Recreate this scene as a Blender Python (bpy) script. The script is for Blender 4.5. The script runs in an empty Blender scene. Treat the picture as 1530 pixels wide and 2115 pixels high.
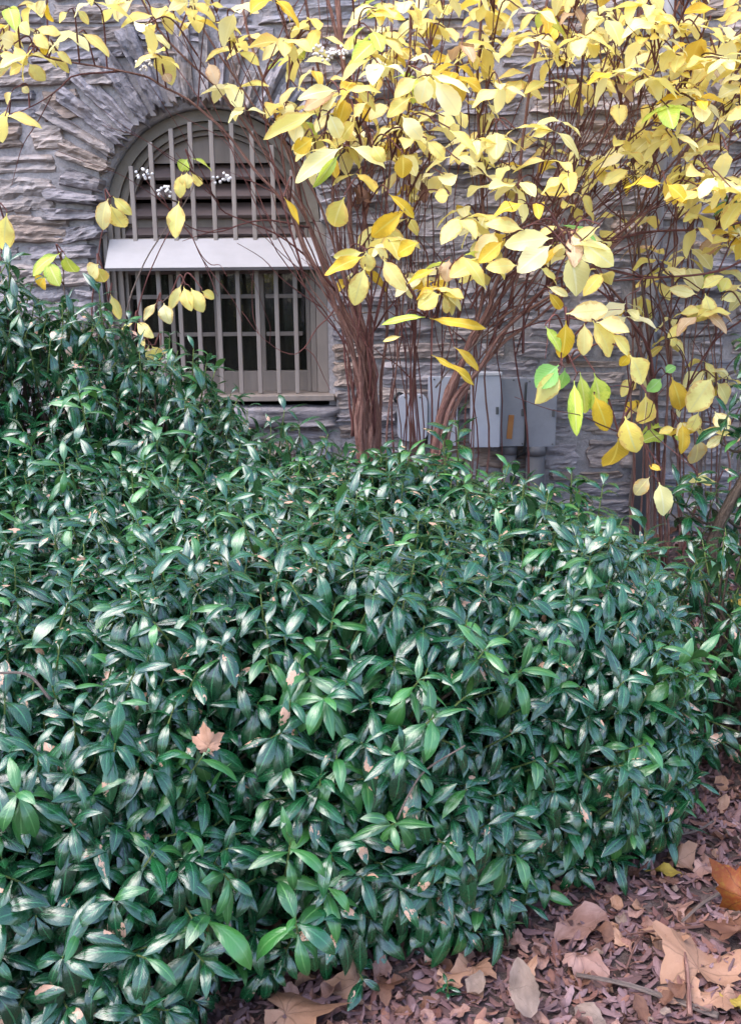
import bpy, bmesh, math, random
import numpy as np
from mathutils import Vector, Matrix, noise
from mathutils.bvhtree import BVHTree
rng = np.random.default_rng(11); random.seed(11)
sc = bpy.context.scene
COL = sc.collection
R = math.radians
# ------------------------------------------------------------------ camera
PW, PH, FPX = 1530.0, 2115.0, 2075.0
CAMLOC = Vector((0, 0, 1.4))
CM = Matrix.Rotation(R(90 - 14.5), 3, 'X') @ Matrix.Rotation(R(-0.5), 3, 'Z')
cam_d = bpy.data.cameras.new('camera'); cam = bpy.data.objects.new('camera', cam_d); COL.objects.link(cam)
cam_d.sensor_fit = 'VERTICAL'; cam_d.sensor_height = 36; cam_d.lens = FPX / PH * 36
cam_d.clip_start = 0.05; cam_d.clip_end = 500
cam.matrix_world = Matrix.Translation(CAMLOC) @ CM.to_4x4()
sc.camera = cam
# ------------------------------------------------------------------ light
world = bpy.data.worlds.new('World'); sc.world = world; world.use_nodes = True
wn = world.node_tree; wn.nodes.clear()
sky = wn.nodes.new('ShaderNodeTexSky'); sky.sky_type = 'NISHITA'; sky.sun_disc = False
SUN_EL, SUN_AZ = R(62), R(-124)     # azimuth: direction the light comes from, from +Y towards +X
sky.sun_elevation = SUN_EL; sky.sun_rotation = SUN_AZ
sky.air_density = 1.0; sky.dust_density = 2.0; sky.ozone_density = 1.2
bg = wn.nodes.new('ShaderNodeBackground'); bg.inputs[1].default_value = 0.15
wo = wn.nodes.new('ShaderNodeOutputWorld')
wn.links.new(sky.outputs[0], bg.inputs[0]); wn.links.new(bg.outputs[0], wo.inputs[0])
sd = bpy.data.lights.new('sun', 'SUN'); sd.energy = 0.75; sd.angle = R(60); sd.color = (1.0, 0.995, 0.985)
sun = bpy.data.objects.new('sun', sd); COL.objects.link(sun)
sdir = Vector((math.sin(SUN_AZ) * math.cos(SUN_EL), math.cos(SUN_AZ) * math.cos(SUN_EL), math.sin(SUN_EL)))
sun.rotation_euler = sdir.to_track_quat('Z', 'Y').to_euler()
sc.view_settings.view_transform = 'Standard'; sc.view_settings.look = 'None'
sc.view_settings.exposure = 2.3; sc.view_settings.gamma = 1; sc.view_settings.use_curve_mapping = False
sc.cycles.max_bounces = 8; sc.cycles.use_denoising = True

def ray(px, py):
    d = CM @ Vector(((px - PW / 2) / FPX, -(py - PH / 2) / FPX, -1.0)); return d
def at(px, py, Y):
    d = ray(px, py); return CAMLOC + d * (Y / d.y)
def ground(px, py, z=0.0):
    d = ray(px, py); return CAMLOC + d * ((z - CAMLOC.z) / d.z)
# ------------------------------------------------------------------ helpers
def link(o, parent=None):
    COL.objects.link(o)
    if parent is not None: o.parent = parent
    return o
def tag(o, label=None, cat=None, group=None, kind=None):
    if label: o['label'] = label
    if cat: o['category'] = cat
    if group: o['group'] = group
    if kind: o['kind'] = kind
    return o
def empty(name, loc=(0, 0, 0)):
    # every thing root keeps an identity rotation; children are placed relative to it
    o = bpy.data.objects.new(name, None); o.location = loc; o.empty_display_size = .1; COL.objects.link(o); return o
def mesh_obj(name, verts, faces, mats, parent=None, smooth=True, uv=None, midx=None, rnd=None):
    me = bpy.data.meshes.new(name)
    me.from_pydata([tuple(v) for v in verts], [], [tuple(f) for f in faces])
    finish(me, mats, smooth, uv, midx, rnd)
    o = bpy.data.objects.new(name, me)
    return link(o, parent)
def finish(me, mats, smooth=True, uv=None, midx=None, rnd=None):
    for m in (mats if isinstance(mats, (list, tuple)) else [mats]): me.materials.append(m)
    n = len(me.polygons)
    if smooth: me.polygons.foreach_set('use_smooth', np.ones(n, bool))
    if midx is not None: me.polygons.foreach_set('material_index', np.asarray(midx, np.int32))
    if uv is not None:
        l = me.uv_layers.new(name='UVMap')
        vi = np.empty(len(me.loops), np.int32); me.loops.foreach_get('vertex_index', vi)
        l.data.foreach_set('uv', np.asarray(uv, np.float32)[vi].ravel())
    if rnd is not None:
        a = me.attributes.new('rnd', 'FLOAT', 'POINT'); a.data.foreach_set('value', np.asarray(rnd, np.float32))
    me.update()
class MB:
    def __init__(s): s.v = []; s.f = []; s.r = []; s.uv = []
    def box(s, a, b, rot=None, org=None, bev=0.0):
        x0, y0, z0 = a; x1, y1, z1 = b
        bm = bmesh.new(); bmesh.ops.create_cube(bm, size=1)
        for v in bm.verts:
            v.co = Vector(((x0 + x1) / 2 + v.co.x * (x1 - x0), (y0 + y1) / 2 + v.co.y * (y1 - y0), (z0 + z1) / 2 + v.co.z * (z1 - z0)))
        if bev: bmesh.ops.bevel(bm, geom=bm.edges[:], offset=bev, segments=2, affect='EDGES', profile=.5)
        s._add(bm, rot, org); return s
    def _add(s, bm, rot=None, org=None):
        n = len(s.v)
        bm.verts.index_update()
        for v in bm.verts:
            c = v.co.copy()
            if rot is not None: c = org + rot @ (c - org)
            s.v.append(tuple(c)); s.r.append(0); s.uv.append((c.x, c.z))
        for f in bm.faces: s.f.append([n + v.index for v in f.verts])
        bm.free()
    def tube(s, pts, rads, sides=6, rnd=0.0, cap=True):
        n0 = len(s.v); N = len(pts); L = 0
        up = Vector((.3, .9, .1)).normalized()
        for i in range(N):
            p = Vector(pts[i])
            t = Vector(pts[min(i + 1, N - 1)]) - Vector(pts[max(i - 1, 0)])
            if t.length < 1e-9: t = Vector((0, 0, 1))
            t.normalize()
            a = t.cross(up)
            if a.length < 1e-3: a = t.cross(Vector((1, 0, 0)))
            a.normalize(); b = t.cross(a); up = b * -1 if b.dot(up) < 0 else b
            b = up; a = t.cross(b)
            if i: L += (p - Vector(pts[i - 1])).length
            for k in range(sides):
                w = 2 * math.pi * k / sides
                s.v.append(tuple(p + (a * math.cos(w) + b * math.sin(w)) * rads[i])); s.r.append(rnd); s.uv.append((k / sides, L))
        for i in range(N - 1):
            for k in range(sides):
                k2 = (k + 1) % sides
                s.f.append([n0 + i * sides + k, n0 + i * sides + k2, n0 + (i + 1) * sides + k2, n0 + (i + 1) * sides + k])
        if cap:
            s.f.append([n0 + k for k in range(sides)][::-1]); s.f.append([n0 + (N - 1) * sides + k for k in range(sides)])
        return s
    def build(s, name, mat, parent=None, smooth=False):
        return mesh_obj(name, s.v, s.f, mat, parent, smooth, uv=s.uv, rnd=s.r)
def crom(P, n=6):
    P = [Vector(p) for p in P]; out = []
    Q = [P[0] * 2 - P[1]] + P + [P[-1] * 2 - P[-2]]
    for i in range(1, len(Q) - 2):
        for k in range(n):
            t = k / n
            out.append(.5 * ((2 * Q[i]) + (Q[i + 1] - Q[i - 1]) * t + (2 * Q[i - 1] - 5 * Q[i] + 4 * Q[i + 1] - Q[i + 2]) * t * t + (3 * Q[i] - Q[i - 1] - 3 * Q[i + 1] + Q[i + 2]) * t ** 3))
    out.append(P[-1].copy()); return out
# ------------------------------------------------------------------ materials
def newmat(name):
    m = bpy.data.materials.new(name); m.use_nodes = True; nt = m.node_tree
    for n in list(nt.nodes): nt.nodes.remove(n)
    return m, nt
class NB:
    def __init__(s, nt): s.nt = nt
    def n(s, t, **k):
        x = s.nt.nodes.new(t)
        for a, b in k.items(): setattr(x, a, b)
        return x
    def l(s, a, b): s.nt.links.new(a, b)
    def val(s, x, sock):
        if isinstance(x, (int, float)): sock.default_value = (x, x, x, 1) if sock.type == 'RGBA' else x
        elif isinstance(x, (tuple, list)): sock.default_value = tuple(x) + ((1,) if len(x) == 3 and sock.type == 'RGBA' else ())
        else: s.l(x, sock)
    def math(s, op, a, b=0.0, c=0.0, clamp=False):
        x = s.n('ShaderNodeMath', operation=op, use_clamp=clamp); s.val(a, x.inputs[0]); s.val(b, x.inputs[1]); s.val(c, x.inputs[2]); return x.outputs[0]
    def mix(s, f, a, b, mode='MIX'):
        x = s.n('ShaderNodeMix', data_type='RGBA', blend_type=mode); s.val(f, x.inputs[0]); s.val(a, x.inputs[6]); s.val(b, x.inputs[7]); return x.outputs[2]
    def ramp(s, f, stops, interp='LINEAR'):
        x = s.n('ShaderNodeValToRGB'); cr = x.color_ramp; cr.interpolation = interp
        while len(cr.elements) < len(stops): cr.elements.new(.5)
        for e, (p, c) in zip(cr.elements, stops):
            e.position = p; e.color = (c, c, c, 1) if isinstance(c, (int, float)) else tuple(c) + (1,)
        s.l(f, x.inputs[0]); return x.outputs[0]
    def vec(s, x, y, z):
        c = s.n('ShaderNodeCombineXYZ'); s.val(x, c.inputs[0]); s.val(y, c.inputs[1]); s.val(z, c.inputs[2]); return c.outputs[0]
    def noise(s, v, sc_, det=4, rough=.6, dist=0.0, col=False):
        x = s.n('ShaderNodeTexNoise'); s.val(sc_, x.inputs['Scale']); x.inputs['Detail'].default_value = det
        x.inputs['Roughness'].default_value = rough; x.inputs['Distortion'].default_value = dist
        if v is not None: s.l(v, x.inputs['Vector'])
        return x.outputs['Color' if col else 'Fac']
    def rnd(s, k=1.0):
        a = s.n('ShaderNodeAttribute', attribute_name='rnd'); o = s.n('ShaderNodeObjectInfo')
        return s.math('FRACT', s.math('MULTIPLY', s.math('ADD', a.outputs['Fac'], o.outputs['Random']), k))
    def uvxy(s):
        u = s.n('ShaderNodeUVMap'); x = s.n('ShaderNodeSeparateXYZ'); s.l(u.outputs[0], x.inputs[0]); return x.outputs[0], x.outputs[1]
    def bump(s, h, strength, dist):
        b = s.n('ShaderNodeBump'); b.inputs['Strength'].default_value = strength; b.inputs['Distance'].default_value = dist; s.l(h, b.inputs['Height']); return b.outputs[0]
    def prin(s, col, rough, normal=None, spec=.5, coat=None, metal=0):
        p = s.n('ShaderNodeBsdfPrincipled'); s.val(col, p.inputs['Base Color']); s.val(rough, p.inputs['Roughness'])
        s.val(spec, p.inputs['Specular IOR Level']); p.inputs['Metallic'].default_value = metal
        if coat: p.inputs['Coat Weight'].default_value = coat[0]; p.inputs['Coat Roughness'].default_value = coat[1]
        if normal is not None: s.l(normal, p.inputs['Normal'])
        return p.outputs[0]
    def out(s, sh):
        o = s.n('ShaderNodeOutputMaterial'); s.l(sh, o.inputs[0])

def leaf_mat(name, stops, rib, under, rough=.3, trans=.2, tcol=None, damage=0, vein=.25, mottled=0.0, spots=None, spec=.5, vb=.35, coat=0):
    m, nt = newmat(name); b = NB(nt); u, v = b.uvxy(); r = b.rnd(); r7 = b.rnd(7.13)
    col = b.ramp(r, stops)
    hsv = b.n('ShaderNodeHueSaturation'); b.val(b.math('MULTIPLY_ADD', r7, .5, .78), hsv.inputs['Value']); b.l(col, hsv.inputs['Color']); col = hsv.outputs[0]
    vv = b.math('ABSOLUTE', b.math('SUBTRACT', v, .5))
    vec = b.vec(u, b.math('MULTIPLY', v, .45), b.math('MULTIPLY', r, 37.0))
    nz = b.noise(vec, 5, 3, .6)
    col = b.mix(b.math('MULTIPLY', nz, .35), col, b.mix(.5, col, rib))
    if mottled:
        col = b.mix(b.ramp(b.noise(vec, 3.2, 3, .7), [(.5, 0.0), (.66, mottled)]), col, spots)
    if mottled and damage == 0:
        eg = b.math('ADD', b.math('MULTIPLY', vv, 1.3), b.math('MULTIPLY', b.noise(vec, 4.5, 3, .7), .9))
        col = b.mix(b.ramp(eg, [(.95, 0.0), (1.08, .7)]), col, spots)
    # side veins as fine relief running from the midrib to the margin
    ph = b.math('SUBTRACT', u, b.math('MULTIPLY', vv, .55))
    w = b.math('SINE', b.math('MULTIPLY', ph, 68.0))
    vline = b.ramp(w, [(.8, 0.0), (1.0, 1.0)])
    col = b.mix(b.math('MULTIPLY', vline, vein), col, rib)
    col = b.mix(b.ramp(vv, [(.0, 1.0), (.03, .8), (.055, 0.0)]), col, rib)
    rg = b.math('MULTIPLY_ADD', nz, .16, rough - .08)
    if damage:
        dz = b.noise(vec, 2.6, 4, .65, .4)
        edge = b.math('ADD', dz, b.math('MULTIPLY', b.math('ABSOLUTE', b.math('SUBTRACT', u, .62)), -.28))
        msk = b.ramp(edge, [(.53, 0.0), (.545, 1.0)])
        col = b.mix(msk, col, b.mix(b.noise(vec, 22, 2, .6), (.30, .13, .07), (.52, .33, .24)))
        rg = b.mix(msk, rg, .8)
    geo = b.n('ShaderNodeNewGeometry')
    col = b.mix(geo.outputs['Backfacing'], col, b.mix(.65, col, under))
    h = b.math('ADD', b.math('MULTIPLY', w, vb), b.math('MULTIPLY', b.noise(vec, 7, 2, .5), 2.2))
    nrm = b.bump(h, .4, .0012)
    sh = b.prin(col, rg, nrm, spec, (coat, .22) if coat else None)
    if trans:
        t = b.n('ShaderNodeBsdfTranslucent'); b.l(b.mix(.5, col, tcol or under), t.inputs[0])
        mx = b.n('ShaderNodeMixShader'); mx.inputs[0].default_value = trans; b.l(sh, mx.inputs[1]); b.l(t.outputs[0], mx.inputs[2]); sh = mx.outputs[0]
    b.out(sh); return m
M = {}
LG = [(0, (.0017, .0241, .0092)), (.35, (.0025, .0346, .0109)), (.7, (.0043, .0520, .0120)), (1, (.0021, .0284, .0114))]
M['laurel'] = leaf_mat('laurel_leaf', LG, (.03, .13, .05), (.06, .14, .05), rough=.27, trans=.05, tcol=(.1, .35, .05), spec=.65, vein=.10, vb=.10, coat=.5)
M['laurel_damaged'] = leaf_mat('laurel_leaf_browned', LG, (.03, .13, .05), (.06, .14, .05), rough=.27, trans=.05, tcol=(.1, .35, .05), damage=1, spec=.65, vein=.10, vb=.10, coat=.5)
M['laurel_young'] = leaf_mat('laurel_leaf_young', [(0, (.0120, .0736, .0193)), (.6, (.0221, .1104, .0221)), (1, (.0405, .1546, .0258))], (.0883, .2208, .0662), (.0736, .1619, .0442), rough=.33, trans=.14, tcol=(.1472, .3680, .0442), spec=.7, vein=.12, vb=.15, coat=.4)
YS = [(0, (.8400, .7004, .1456)), (.18, (.8600, .7622, .2800)), (.45, (.8600, .7210, .1792)), (.68, (.8400, .7622, .4032)), (.84, (.8000, .5974, .1120)), (.93, (.7600, .7004, .1792)), (1, (.8000, .6386, .3808))]
M['yellow'] = leaf_mat('yellow_leaf', YS, (.84, .74, .30), (.84, .72, .28), rough=.55, trans=.42, tcol=(.95, .78, .16), vein=.2, mottled=.35, spots=(.72, .40, .12), spec=.35)
M['gold'] = leaf_mat('golden_leaf', [(0, (.74, .50, .03)), (.5, (.72, .44, .03)), (1, (.68, .42, .05))], (.82, .66, .14), (.8, .6, .15), rough=.5, trans=.4, tcol=(.9, .62, .05), vein=.3, mottled=.5, spots=(.60, .34, .04), spec=.35)
M['pale'] = leaf_mat('pale_yellow_leaf', [(0, (.86, .76, .34)), (.5, (.88, .76, .26)), (1, (.86, .74, .44))], (.9, .84, .5), (.88, .8, .4), rough=.5, trans=.4, tcol=(.95, .82, .3), vein=.2, spec=.35)
M['lime'] = leaf_mat('lime_leaf', [(0, (.60, .64, .06)), (.5, (.50, .60, .08)), (1, (.66, .68, .12))], (.75, .76, .3), (.6, .66, .2), rough=.5, trans=.4, tcol=(.7, .8, .1), vein=.35, mottled=.6, spots=(.30, .46, .06), spec=.35)
M['green'] = leaf_mat('green_leaf', [(0, (.16, .40, .09)), (.5, (.22, .46, .10)), (1, (.28, .50, .10))], (.42, .60, .24), (.35, .5, .2), rough=.45, trans=.35, tcol=(.4, .75, .15), vein=.35, spec=.4)
M['tan'] = leaf_mat('withered_leaf', [(0, (.50, .30, .16)), (.5, (.60, .42, .24)), (1, (.42, .20, .09))], (.62, .46, .30), (.55, .4, .28), rough=.7, trans=.2, tcol=(.6, .35, .15), vein=.3, mottled=.5, spots=(.35, .16, .08), spec=.25)

def bark(name, c0, c1, c2):
    m, nt = newmat(name); b = NB(nt); u, v = b.uvxy(); r = b.rnd()
    vec = b.vec(b.math('MULTIPLY', u, 5.0), b.math('MULTIPLY', v, 4.5), b.math('MULTIPLY', r, 31))
    nz = b.noise(vec, 3, 5, .7)
    geo = b.n('ShaderNodeNewGeometry')
    n2 = b.noise(geo.outputs['Position'], 60, 3, .6)
    col = b.ramp(nz, [(.34, c0), (.5, c1), (.66, c2)])
    col = b.mix(b.math('MULTIPLY', r, .5), col, c0)
    h = b.math('ADD', nz, b.math('MULTIPLY', n2, .6))
    b.out(b.prin(col, .72, b.bump(h, 1.0, .012), .3)); return m
M['bark'] = bark('red_brown_bark', (.1092, .0414, .0352), (.2964, .1346, .1001), (.5928, .3450, .2772))
M['twig'] = bark('dark_red_twig', (.1015, .0312, .0299), (.2189, .0744, .0621), (.4075, .1812, .1495))
M['pale_twig'] = bark('pale_dead_stem', (.150, .098, .075), (.285, .203, .173), (.390, .315, .285))
M['green_stem'] = bark('green_laurel_stem', (.09, .13, .03), (.20, .28, .07), (.30, .34, .12))
M['brown_stem'] = bark('brown_laurel_stem', (.05, .032, .022), (.10, .065, .045), (.16, .11, .08))

def stone_mat(name, tint=1.0):
    m, nt = newmat(name); b = NB(nt); u, v = b.uvxy(); r = b.rnd(); r2 = b.rnd(5.7)
    vec = b.vec(b.math('MULTIPLY', u, 3.0), b.math('MULTIPLY', v, 22.0), b.math('MULTIPLY', r, 53))
    strata = b.noise(vec, 1.0, 6, .62, .6)
    vec2 = b.vec(u, v, b.math('MULTIPLY', r2, 19))
    blot = b.noise(vec2, 9, 5, .62)
    fine = b.noise(vec2, 75, 4, .65)
    base = b.ramp(r2, [(0, (.2029, .1782, .1955)), (.22, (.3078, .2640, .2797)), (.42, (.2462, .2134, .2214)), (.58, (.3694, .2970, .2743)), (.72, (.2953, .2046, .1577)), (.86, (.3329, .2849, .2970)), (1, (.1847, .1782, .2095))])
    dark = b.mix(.65, base, (.03, .027, .03))
    light = b.mix(.5, base, (.29, .27, .285))
    col = b.mix(b.ramp(strata, [(.36, 0.0), (.62, 1.0)]), dark, base)
    col = b.mix(b.ramp(blot, [(.5, 0.0), (.7, .8)]), col, light)
    col = b.mix(b.ramp(b.noise(vec2, 4.0, 3, .6), [(.55, 0.0), (.72, .5)]), col, (.21, .145, .10))
    h = b.math('ADD', b.math('MULTIPLY', strata, 1.0), b.math('MULTIPLY', fine, .22))
    b.out(b.prin(col, b.math('MULTIPLY_ADD', fine, .3, .5), b.bump(h, 1.0, .022), .35)); return m
M['stone'] = stone_mat('schist')
def mortar_mat():
    m, nt = newmat('mortar'); b = NB(nt); g = b.n('ShaderNodeNewGeometry'); P = g.outputs['Position']
    n1 = b.noise(P, 5, 5, .6); n2 = b.noise(P, 60, 5, .7)
    col = b.ramp(n1, [(.3, (.2074, .1837, .1916)), (.5, (.2830, .2530, .2596)), (.7, (.3596, .3224, .3296))])
    col = b.mix(b.ramp(n2, [(.3, .5), (.6, 0.0)]), col, (.09, .08, .08))
    b.out(b.prin(col, .85, b.bump(b.math('ADD', n2, b.math('MULTIPLY', n1, 2)), .7, .012), .25)); return m
M['mortar'] = mortar_mat()
def paint(name, c, c2, rough=.55, grain=(1, 1, 1), bs=.4, streak=.3):
    m, nt = newmat(name); b = NB(nt); t = b.n('ShaderNodeTexCoord'); mp = b.n('ShaderNodeMapping'); mp.inputs['Scale'].default_value = grain
    b.l(t.outputs['Object'], mp.inputs[0])
    n1 = b.noise(mp.outputs[0], 14, 5, .65); n2 = b.noise(t.outputs['Object'], 3.5, 4, .6)
    col = b.mix(b.ramp(n1, [(.35, 0.0), (.75, 1.0)]), c, c2)
    col = b.mix(b.math('MULTIPLY', b.ramp(n2, [(.42, 0.0), (.7, 1.0)]), streak), col, tuple(x * .55 for x in c))
    b.out(b.prin(col, b.math('MULTIPLY_ADD', n1, .25, rough - .1), b.bump(n1, bs, .004), .4)); return m
M['frame'] = paint('taupe_window_paint', (.1782, .1426, .1250), (.2415, .1944, .1700), .6, (1, 1, .2))
M['arch_wood'] = paint('weathered_arch_wood', (.12, .098, .078), (.19, .16, .135), .75, (1, 1, 1), .8, .6)
M['bar'] = paint('taupe_bar_paint', (.1898, .1534, .1400), (.2472, .2052, .1880), .5, (1, 1, .15))
M['louver'] = paint('dark_louver_paint', (.1105, .0775, .0744), (.1560, .1125, .1080), .65, (.2, 1, 1))
M['hood'] = paint('pale_hood_paint', (.235, .218, .228), (.275, .252, .266), .45, (.3, 1, 1), .3, .3)
M['box_grey'] = paint('grey_metal_box', (.1863, .1817, .2093), (.2346, .2323, .2622), .42, (1, 1, 1), .15, .25)
M['box_light'] = paint('light_grey_metal_box', (.3226, .3226, .3707), (.3786, .3786, .4346), .38, (1, 1, 1), .15, .2)
M['pipe'] = paint('dull_grey_pipe', (.085, .078, .086), (.125, .115, .125), .6, (1, 1, .3), .3, .5)
M['white_pipe'] = paint('white_pipe', (.42, .40, .43), (.48, .46, .49), .5, (1, 1, .3), .2, .2)
M['rust'] = paint('rusty_metal', (.26, .10, .03), (.38, .17, .06), .8)
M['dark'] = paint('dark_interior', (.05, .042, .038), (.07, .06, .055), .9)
M['curtain'] = paint('old_curtain', (.10, .085, .06), (.15, .13, .09), .95)
M['screw'] = paint('dark_screw', (.06, .06, .065), (.1, .1, .1), .5)
M['cable'] = paint('black_cable', (.012, .012, .013), (.02, .02, .02), .5)
def glass_mat():
    m, nt = newmat('old_window_glass'); b = NB(nt); g = b.n('ShaderNodeNewGeometry')
    n1 = b.noise(g.outputs['Position'], 7, 3, .6)
    gl = b.n('ShaderNodeBsdfGlossy'); gl.inputs['Roughness'].default_value = .06; gl.inputs['Color'].default_value = (.8, .8, .85, 1); b.l(b.bump(n1, .25, .01), gl.inputs['Normal'])
    tr = b.n('ShaderNodeBsdfTransparent'); tr.inputs[0].default_value = (.75, .76, .74, 1)
    fr = b.n('ShaderNodeFresnel'); fr.inputs[0].default_value = 1.5
    mx = b.n('ShaderNodeMixShader'); b.l(fr.outputs[0], mx.inputs[0]); b.l(tr.outputs[0], mx.inputs[1]); b.l(gl.outputs[0], mx.inputs[2])
    d = b.n('ShaderNodeBsdfDiffuse'); d.inputs[0].default_value = (.07, .06, .052, 1)
    m2 = b.n('ShaderNodeMixShader'); b.l(b.ramp(b.noise(g.outputs['Position'], 4, 5, .7), [(.4, .04), (.75, .28)]), m2.inputs[0]); b.l(mx.outputs[0], m2.inputs[1]); b.l(d.outputs[0], m2.inputs[2])
    b.out(m2.outputs[0]); return m
M['glass'] = glass_mat()
def soil_mat():
    m, nt = newmat('mulch_soil'); b = NB(nt); g = b.n('ShaderNodeNewGeometry'); P = g.outputs['Position']
    n1 = b.noise(P, 26, 6, .7); n2 = b.noise(P, 110, 4, .7); n3 = b.noise(P, 3, 3, .6)
    col = b.ramp(n1, [(.3, (.036, .024, .022)), (.5, (.088, .060, .054)), (.68, (.160, .116, .108))])
    col = b.mix(b.ramp(n3, [(.4, 0.0), (.7, .35)]), col, (.19, .13, .12))
    b.out(b.prin(col, .9, b.bump(b.math('ADD', n1, b.math('MULTIPLY', n2, .5)), 1.0, .02), .2)); return m
M['soil'] = soil_mat()
def chip_mat():
    m, nt = newmat('mulch_chip'); b = NB(nt); u, v = b.uvxy(); r = b.rnd()
    col = b.ramp(r, [(0, (.0642, .0298, .0281)), (.2, (.1553, .0812, .0808)), (.42, (.2265, .1349, .1439)), (.6, (.1190, .0426, .0340)), (.76, (.2724, .1273, .0942)), (.9, (.1827, .0993, .1012)), (1, (.3277, .2044, .2142))])
    nz = b.noise(b.vec(b.math('MULTIPLY', u, 2), b.math('MULTIPLY', v, 6), b.math('MULTIPLY', r, 40)), 4, 4, .7)
    col = b.mix(b.math('MULTIPLY', nz, .6), col, b.mix(.5, col, (.05, .03, .028)))
    b.out(b.prin(col, .62, b.bump(nz, .6, .004), .35)); return m
M['chip'] = chip_mat()
def syc_mat(name, c0, c1, spot, amt=.4):
    m, nt = newmat(name); b = NB(nt); u, v = b.uvxy(); r = b.rnd()
    x = b.math('SUBTRACT', u, .5); y = b.math('SUBTRACT', v, .12)
    uvn = b.n('ShaderNodeUVMap').outputs[0]; ang = b.math('ADD', b.math('ARCTAN2', x, y), b.math('MULTIPLY', b.math('SUBTRACT', b.noise(uvn, 6, 2, .5), .5), .5)); rad = b.math('SQRT', b.math('ADD', b.math('MULTIPLY', x, x), b.math('MULTIPLY', y, y)))
    # palmate main veins every 40 degrees, thin side veins between
    a = b.math('ABSOLUTE', b.math('SUBTRACT', b.math('FRACT', b.math('ADD', b.math('DIVIDE', ang, .74), .5)), .5))
    vein = b.math('LESS_THAN', b.math('MULTIPLY', a, b.math('ADD', rad, .02)), .0075)
    vec = b.vec(u, v, b.math('MULTIPLY', r, 21))
    n1 = b.noise(vec, 3.5, 4, .65); n2 = b.noise(vec, 28, 4, .7)
    col = b.mix(b.ramp(n1, [(.35, 0.0), (.65, 1.0)]), c0, c1)
    col = b.mix(b.ramp(n2, [(.5, 0.0), (.75, amt)]), col, spot)
    col = b.mix(b.math('MULTIPLY', vein, .5), col, tuple(x * .45 for x in c0))
    h = b.math('SUBTRACT', n2, vein)
    sh = b.prin(col, .6, b.bump(h, .5, .003), .35)
    t = b.n('ShaderNodeBsdfTranslucent'); b.l(col, t.inputs[0]); mx = b.n('ShaderNodeMixShader'); mx.inputs[0].default_value = .12
    b.l(sh, mx.inputs[1]); b.l(t.outputs[0], mx.inputs[2]); b.out(mx.outputs[0]); return m
M['syc_tan'] = syc_mat('tan_sycamore', (.269, .139, .084), (.358, .197, .132), (.152, .071, .044))
M['syc_pink'] = syc_mat('pinkish_sycamore', (.215, .109, .084), (.323, .185, .152), (.134, .059, .040))
M['syc_brown'] = syc_mat('brown_sycamore', (.104, .044, .028), (.160, .072, .044), (.056, .024, .016))
M['syc_orange'] = syc_mat('orange_sycamore', (.143, .027, .006), (.185, .050, .008), (.193, .109, .013), .7)
M['syc_yellow'] = syc_mat('yellow_sycamore', (.336, .240, .040), (.272, .176, .032), (.160, .096, .024))
M['syc_grey'] = syc_mat('grey_tan_leaf', (.1716, .1176, .0924), (.2376, .1646, .1320), (.0924, .0529, .0422))
M['seed'] = paint('white_seed_head', (.72, .66, .66), (.80, .74, .72), .7)

# ------------------------------------------------------------------ ground
def gz(x, y):
    return .018 * noise.noise(Vector((x * 1.3, y * 1.3, 0))) + .014 * noise.noise(Vector((x * 6, y * 6, 3))) + .006 * noise.noise(Vector((x * 22, y * 22, 7)))
def grid_axis(lo, hi, n, far):
    a = list(np.linspace(lo, hi, n)); return [lo - far, lo - far * .3, lo - far * .08] + a + [hi + far * .08, hi + far * .3, hi + far]
gx = grid_axis(-2.2, 2.8, 170, 60); gy = grid_axis(.6, 5.2, 150, 60)
V = [(x, y, gz(x, y)) for y in gy for x in gx]; nx = len(gx)
F = [(j * nx + i, j * nx + i + 1, (j + 1) * nx + i + 1, (j + 1) * nx + i) for j in range(len(gy) - 1) for i in range(nx - 1)]
tag(mesh_obj('ground', V, F, M['soil']), kind='structure')

# ------------------------------------------------------------------ wall
WY = 4.9
ac = at(437, 459, WY); AX, AZ = ac.x, ac.z       # centre of the arch
AR = .505                                       # stone opening radius
ZB = at(500, 838, WY).z                          # bottom of opening
wall = empty('stone_wall', (0, WY, 0))
tag(wall, 'grey lavender schist rubble wall with an arched barred window', 'wall')
W = Vector((0, WY, 0))
def wobj(name, v, f, m, parent=wall, smooth=True, **k):
    off = W if parent is wall else Vector((0, 0, 0))
    return mesh_obj(name, [(a[0] - off.x, a[1] - off.y, a[2] - off.z) for a in v], f, m, parent, smooth, **k)
def in_open(x, z, grow=0.0):
    if z >= AZ: return (x - AX) ** 2 + (z - AZ) ** 2 < (AR + grow) ** 2
    return abs(x - AX) < AR + grow + .03 and z > ZB - grow
X0, X1, ZT = -4.6, 4.6, 4.2
hx = np.arange(X0, X1 + .001, .04); hz = np.arange(-.15, ZT + .001, .04)
V = []; 
for z in hz:
    for x in hx:
        V.append((x, WY + .012 * noise.noise(Vector((x * 3, z * 5, 1))) + .010 * noise.noise(Vector((x * 11, z * 15, 4))) - .010, z))
n = len(hx); F = []
for j in range(len(hz) - 1):
    for i in range(n - 1):
        if in_open(hx[i] + .02, hz[j] + .02, .04): continue
        F.append((j * n + i, j * n + i + 1, (j + 1) * n + i + 1, (j + 1) * n + i))
wobj('mortar', V, F, M['mortar'])
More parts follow.
